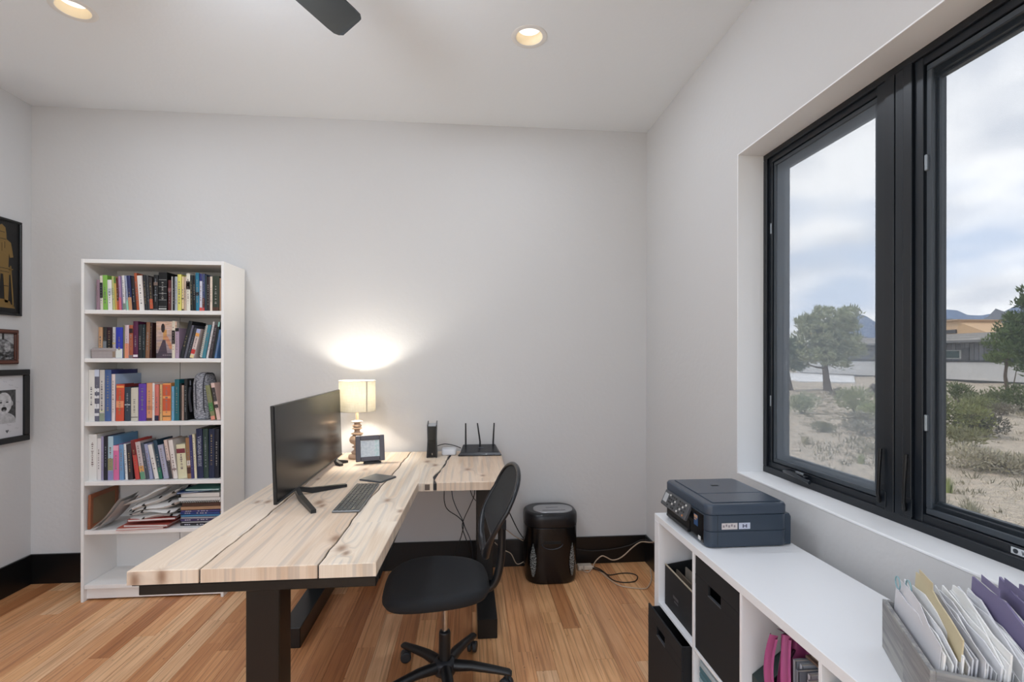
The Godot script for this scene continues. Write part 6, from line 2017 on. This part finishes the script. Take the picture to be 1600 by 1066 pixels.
	tree("juniper", "small round juniper left of the pinyon pine", 17.9, 25.9, 3.6, [[0.0, 2.3, 0.0, 0.75, 0.75], [-0.4, 1.7, 0.1, 0.6, 0.55], [0.4, 1.6, 0.1, 0.6, 0.5]], 0.09, [[0.5, 0.3, 0.5, 0.0], [0.45, -0.3, 0.5, 0.1]], "8d9c86", 6, 6500, 0.14)
	tree("juniper", "pale juniper half hidden by the window mullion", 25.2, 27.0, 4.2, [[0.0, 2.5, 0.0, 0.7, 1.0], [-0.3, 1.6, 0.0, 0.7, 0.8], [0.5, 1.7, 0.0, 0.7, 0.8]], 0.08, [[0.5, 0.3, 0.5, 0.0]], "9aa58c", 7, 5000, 0.15)
	tree("pinyon_pine", "dark green pine at the right edge of the near window pane", 19.9, 15.45, 4.6, [[0.3, 3.6, 0.0, 0.8, 1.1], [-0.5, 2.9, 0.0, 0.75, 0.7], [0.6, 2.4, 0.1, 1.0, 0.9], [-0.7, 2.2, 0.2, 0.6, 0.35], [0.4, 1.6, 0.1, 0.8, 0.5]], 0.11, [[0.4, -0.8, 0.7, 0.1], [0.35, 0.8, 0.9, 0.0], [0.3, -0.5, 0.3, 0.2]], "55683f", 8, 12000, 0.15)
	tree("pinyon_pine", "slim young pine with bare double trunk before the grey house", 22.7, 18.75, 3.4, [[0.1, 2.9, 0.0, 0.45, 0.5], [-0.5, 2.5, 0.0, 0.4, 0.35], [0.5, 2.2, 0.0, 0.5, 0.4], [-0.3, 1.9, 0.1, 0.55, 0.3], [0.3, 1.75, 0.0, 0.5, 0.3]], 0.07, [[0.05, 0.35, 2.0, 0.2], [0.5, -0.5, 0.6, 0.0]], "6b7d4a", 9, 4200, 0.12)
	# shrubs, most to least distinct
	shrub("round pale green sagebrush below the pinyon pine", 11.0, 15.2, 1.05, 0.75, "a5ad92", 21, 0.075, 1500)
	shrub("large yellow-green bush right of the pinyon trunk", 12.6, 14.9, 1.25, 0.95, "9ea47c", 22, 0.08, 1800)
	shrub("lower yellow-green bush in front of the large bush", 11.5, 13.0, 0.85, 0.55, "a3ab78", 23, 0.07, 1200)
	shrub("grey twiggy bush at the foot of the pinyon", 15.8, 19.6, 0.9, 0.55, "8a857a", 24, 0.08, 800)
	shrub("dark stump-like bush by the window mullion", 18.0, 20.2, 0.55, 0.62, "5f5a54", 25, 0.06, 700)
	shrub("dry grey mound of brush near the window catch", 9.4, 10.9, 0.9, 0.34, "aaa69b", 26, 0.07, 900)
	shrub("dry grey feathery bush below the yellow-green bushes", 9.9, 11.6, 0.75, 0.5, "a7a294", 27, 0.08, 900)
	shrub("low dry hummock at lower right of the far pane", 7.6, 8.5, 0.62, 0.2, "b1ab9a", 28, 0.05, 700)
	shrub("low sage clump in the middle of the far pane", 8.7, 11.3, 0.6, 0.26, "a09f8b", 29, 0.06, 700)
	shrub("tall olive bush at left of the near pane", 11.3, 10.9, 1.3, 0.95, "8d9269", 30, 0.085, 1900)
	shrub("bright olive bush in the middle of the near pane", 11.6, 10.4, 1.0, 0.75, "8b9060", 31, 0.08, 1500)
	shrub("dark grey bare bush right of the olive bushes", 11.9, 10.3, 0.95, 0.6, "6f6c64", 32, 0.07, 1200)
	shrub("low olive brush in front of the olive bushes", 9.9, 9.0, 1.0, 0.4, "8e8c68", 33, 0.07, 1100)
	shrub("pale straw-coloured mound in the middle of the near pane", 8.4, 7.4, 1.15, 0.36, "bdb6a4", 34, 0.07, 1300)
	shrub("pale straw mound at right of the near pane", 8.5, 6.95, 0.9, 0.28, "b4ad9b", 35, 0.07, 900)
	shrub("small green conical bush before the grey house", 19.2, 17.6, 1.1, 0.85, "6f7a55", 36, 0.09, 1300)
	shrub("spreading green bush under the slim young pine", 18.8, 16.2, 1.6, 0.7, "737d57", 37, 0.09, 1600)
	shrub("green bush at the foot of the dark pine", 19.5, 15.6, 1.9, 1.0, "66724c", 38, 0.09, 1800)
	shrub("yellow-green bush in front of the slim young pine", 16.0, 14.1, 1.1, 0.6, "868c62", 39, 0.08, 1200)
	shrub("dry brown brush right of the yellow-green bush", 16.4, 13.7, 0.9, 0.4, "918b80", 40, 0.07, 900)
	shrub("grey-green bush at the left edge of the near pane", 16.5, 16.3, 0.9, 0.95, "8f957c", 41, 0.08, 1200)
	tuft("small green grass tuft low in the far pane", 6.7, 7.8, 0.2, 0.2, "a2a67c", 51)
	tuft("bright green grass tuft low in the near pane", 6.6, 6.2, 0.22, 0.26, "9aa468", 52)
	tuft("pale dry tuft at lower left of the far pane", 7.0, 9.6, 0.3, 0.2, "b6ae94", 53)
	tuft("pale dry tuft at the bottom of the near pane", 5.95, 5.3, 0.35, 0.16, "aaa793", 54)

func gm_far() -> StandardMaterial3D:
	return mat("b5a893", 0.95)

func house() -> void:
	var o := thing("house", "low grey house with shingle roof beyond the meadow", "house", Vector3(37.5, GY, -33.0))
	# local: facade in the plane x = 0 facing -x, running along z from -20 (far) to 14 (near)
	part("plinth_wall", MB.new().span(Vector3(0.0, 0.15, -20.0), Vector3(6.0, 1.50, 14.0)), bumpy("c3c4c5", 0.9, 0.2, 1.0, 1.0), o)
	part("footing", MB.new().span(Vector3(0.04, -0.1, -20.0), Vector3(6.0, 0.15, 14.0)), mat("4b4d50", 0.9), o)
	part("band", MB.new().span(Vector3(-0.06, 1.50, -20.05), Vector3(6.0, 1.64, 14.05)), mat("3f4247", 0.7), o)
	part("upper_wall", MB.new().span(Vector3(0.05, 1.64, -20.0), Vector3(6.0, 3.0, 14.0)), mat("5a5d61", 0.8), o)
	for i in 98:
		var z := -19.9 + i * 0.346
		part("siding_board", MB.new().span(Vector3(0.0, 1.64, z), Vector3(0.05, 2.98, z + 0.31)), mat(["6d7077", "75787e", "676a70"][i % 3], 0.8), o)
	var win := part("window", MB.new().span(Vector3(-0.03, 1.74, -4.6), Vector3(0.02, 2.42, -1.15)), mat("a0a3a1", 0.5), o)
	part("pane", MB.new().span(Vector3(-0.05, 1.81, -4.5), Vector3(-0.01, 2.35, -1.28)), mat("3a4d4d", 0.1), win)
	part("trim", MB.new().span(Vector3(-0.04, 1.64, -1.1), Vector3(0.05, 2.6, -0.55)), mat("4a4d53", 0.7), win)
	var win2 := part("window", MB.new().span(Vector3(-0.03, 1.80, -15.5), Vector3(0.02, 2.5, -11.0)), mat("8b8e8c", 0.5), o)
	part("pane", MB.new().span(Vector3(-0.05, 1.88, -15.4), Vector3(-0.01, 2.42, -11.1)), mat("46525c", 0.1), win2)
	part("fascia", MB.new().span(Vector3(-0.9, 2.96, -21.0), Vector3(5.0, 3.12, 15.0)), mat("6a6c6f", 0.7), o)
	# low shingle roof to the left, rising to a ridge at the right
	for side in [[Vector3(-0.9, 3.12, -21.0), Vector3(-0.9, 3.12, -2.0), Vector3(5.5, 3.95, -2.0), Vector3(5.5, 3.95, -21.0)], [Vector3(-0.9, 3.12, -2.0), Vector3(-0.9, 3.12, 15.0), Vector3(7.5, 5.3, 12.0), Vector3(5.5, 3.95, -2.0)]]:
		var n := 9
		for i in n:
			var t0 := float(i) / n
			var t1 := float(i + 1) / n
			var up := Vector3(0, 0.05, 0)
			var c := MB.new()
			c.flat([side[0].lerp(side[3], t0) + up, side[1].lerp(side[2], t0) + up, side[1].lerp(side[2], t1), side[0].lerp(side[3], t1)], Vector3.UP)
			c.flat([side[0].lerp(side[3], t0), side[1].lerp(side[2], t0), side[1].lerp(side[2], t0) + up, side[0].lerp(side[3], t0) + up], Vector3.LEFT)
			part("shingle_course", c, mat(["9a9896", "a3a09d", "92908d"][i % 3], 0.9), o)
	var hip := MB.new()
	hip.flat([Vector3(-0.9, 3.12, 15.0), Vector3(14.0, 3.12, 15.0), Vector3(7.5, 5.3, 12.0)], Vector3(0, 1, 1))
	hip.flat([Vector3(14.0, 3.12, 15.0), Vector3(14.0, 3.12, -21.0), Vector3(5.5, 3.95, -21.0), Vector3(5.5, 3.95, -2.0)], Vector3(1, 1, 0))
	hip.flat([Vector3(14.0, 3.12, 15.0), Vector3(7.5, 5.3, 12.0), Vector3(5.5, 3.95, -2.0)], Vector3(1, 1, 0))
	part("roof_back", hip, mat("9a9896", 0.9), o)
	# tan upper storey with strip window and sloping side roof
	var up2 := part("upper_storey", MB.new().span(Vector3(8.5, 3.2, -18.0), Vector3(13.0, 5.35, -9.2)), mat("cfb394", 0.85), o, "tan upper storey")
	part("side_roof", MB.new().loftf([[Vector3(8.5, 3.2, -9.2), Vector3(13.0, 3.2, -9.2), Vector3(13.0, 5.2, -9.2), Vector3(8.5, 5.2, -9.2)], [Vector3(8.5, 3.2, -5.2), Vector3(13.0, 3.2, -5.2), Vector3(13.0, 3.5, -5.2), Vector3(8.5, 3.5, -5.2)]]), mat("c7a783", 0.85), up2)
	part("strip_window", MB.new().span(Vector3(8.35, 4.15, -17.0), Vector3(8.52, 4.5, -9.3)), mat("4a4a4c", 0.2), up2)
	part("flat_roof", MB.new().span(Vector3(8.2, 5.35, -18.4), Vector3(13.3, 5.45, -9.0)), mat("bda387", 0.8), up2)

func ridge_sheet(dist: float, az0: float, az1: float, peaks: Array, sd: int, depth: float) -> MB:
	# a real hill range: rises from the plain towards a crest, then falls behind
	var f := FastNoiseLite.new(); f.seed = sd; f.frequency = 0.9; f.fractal_octaves = 5
	var fn := func(u: float, v: float) -> Vector3:
		var az := lerpf(az0, az1, u)
		var h := 0.0
		for p in peaks: h = max(h, p[1] * exp(-pow((az - p[0]) / p[2], 2.0)))
		h *= 1.0 + 0.16 * f.get_noise_1d(az * 22.0)
		var prof: float = sin(PI * clampf(v, 0, 1)) if v < 0.5 else sin(PI * v)
		var rr := dist + depth * (v - 0.5)
		var y := h * pow(max(prof, 0.0), 1.3) * (1.0 + 0.12 * f.get_noise_2d(az * 60.0, v * 8.0))
		return Vector3(sin(az) * rr, GY - 2.0 + y, -cos(az) * rr)
	return MB.new().grid(fn, 90, 16)

func mountains() -> void:
	# az: angle from straight ahead of the room towards the right
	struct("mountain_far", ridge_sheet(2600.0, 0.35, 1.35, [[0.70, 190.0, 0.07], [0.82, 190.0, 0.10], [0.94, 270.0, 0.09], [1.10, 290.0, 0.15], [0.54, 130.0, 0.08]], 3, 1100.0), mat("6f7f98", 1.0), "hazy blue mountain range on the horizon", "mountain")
	struct("mountain_near", ridge_sheet(1300.0, 0.55, 1.25, [[0.80, 84.0, 0.09], [0.875, 92.0, 0.05], [0.70, 50.0, 0.06], [0.99, 86.0, 0.08]], 9, 600.0), bumpy("6b7079", 1.0, 0.2, 3.0, 0.02), "wooded grey-brown ridge below the blue mountains", "mountain")
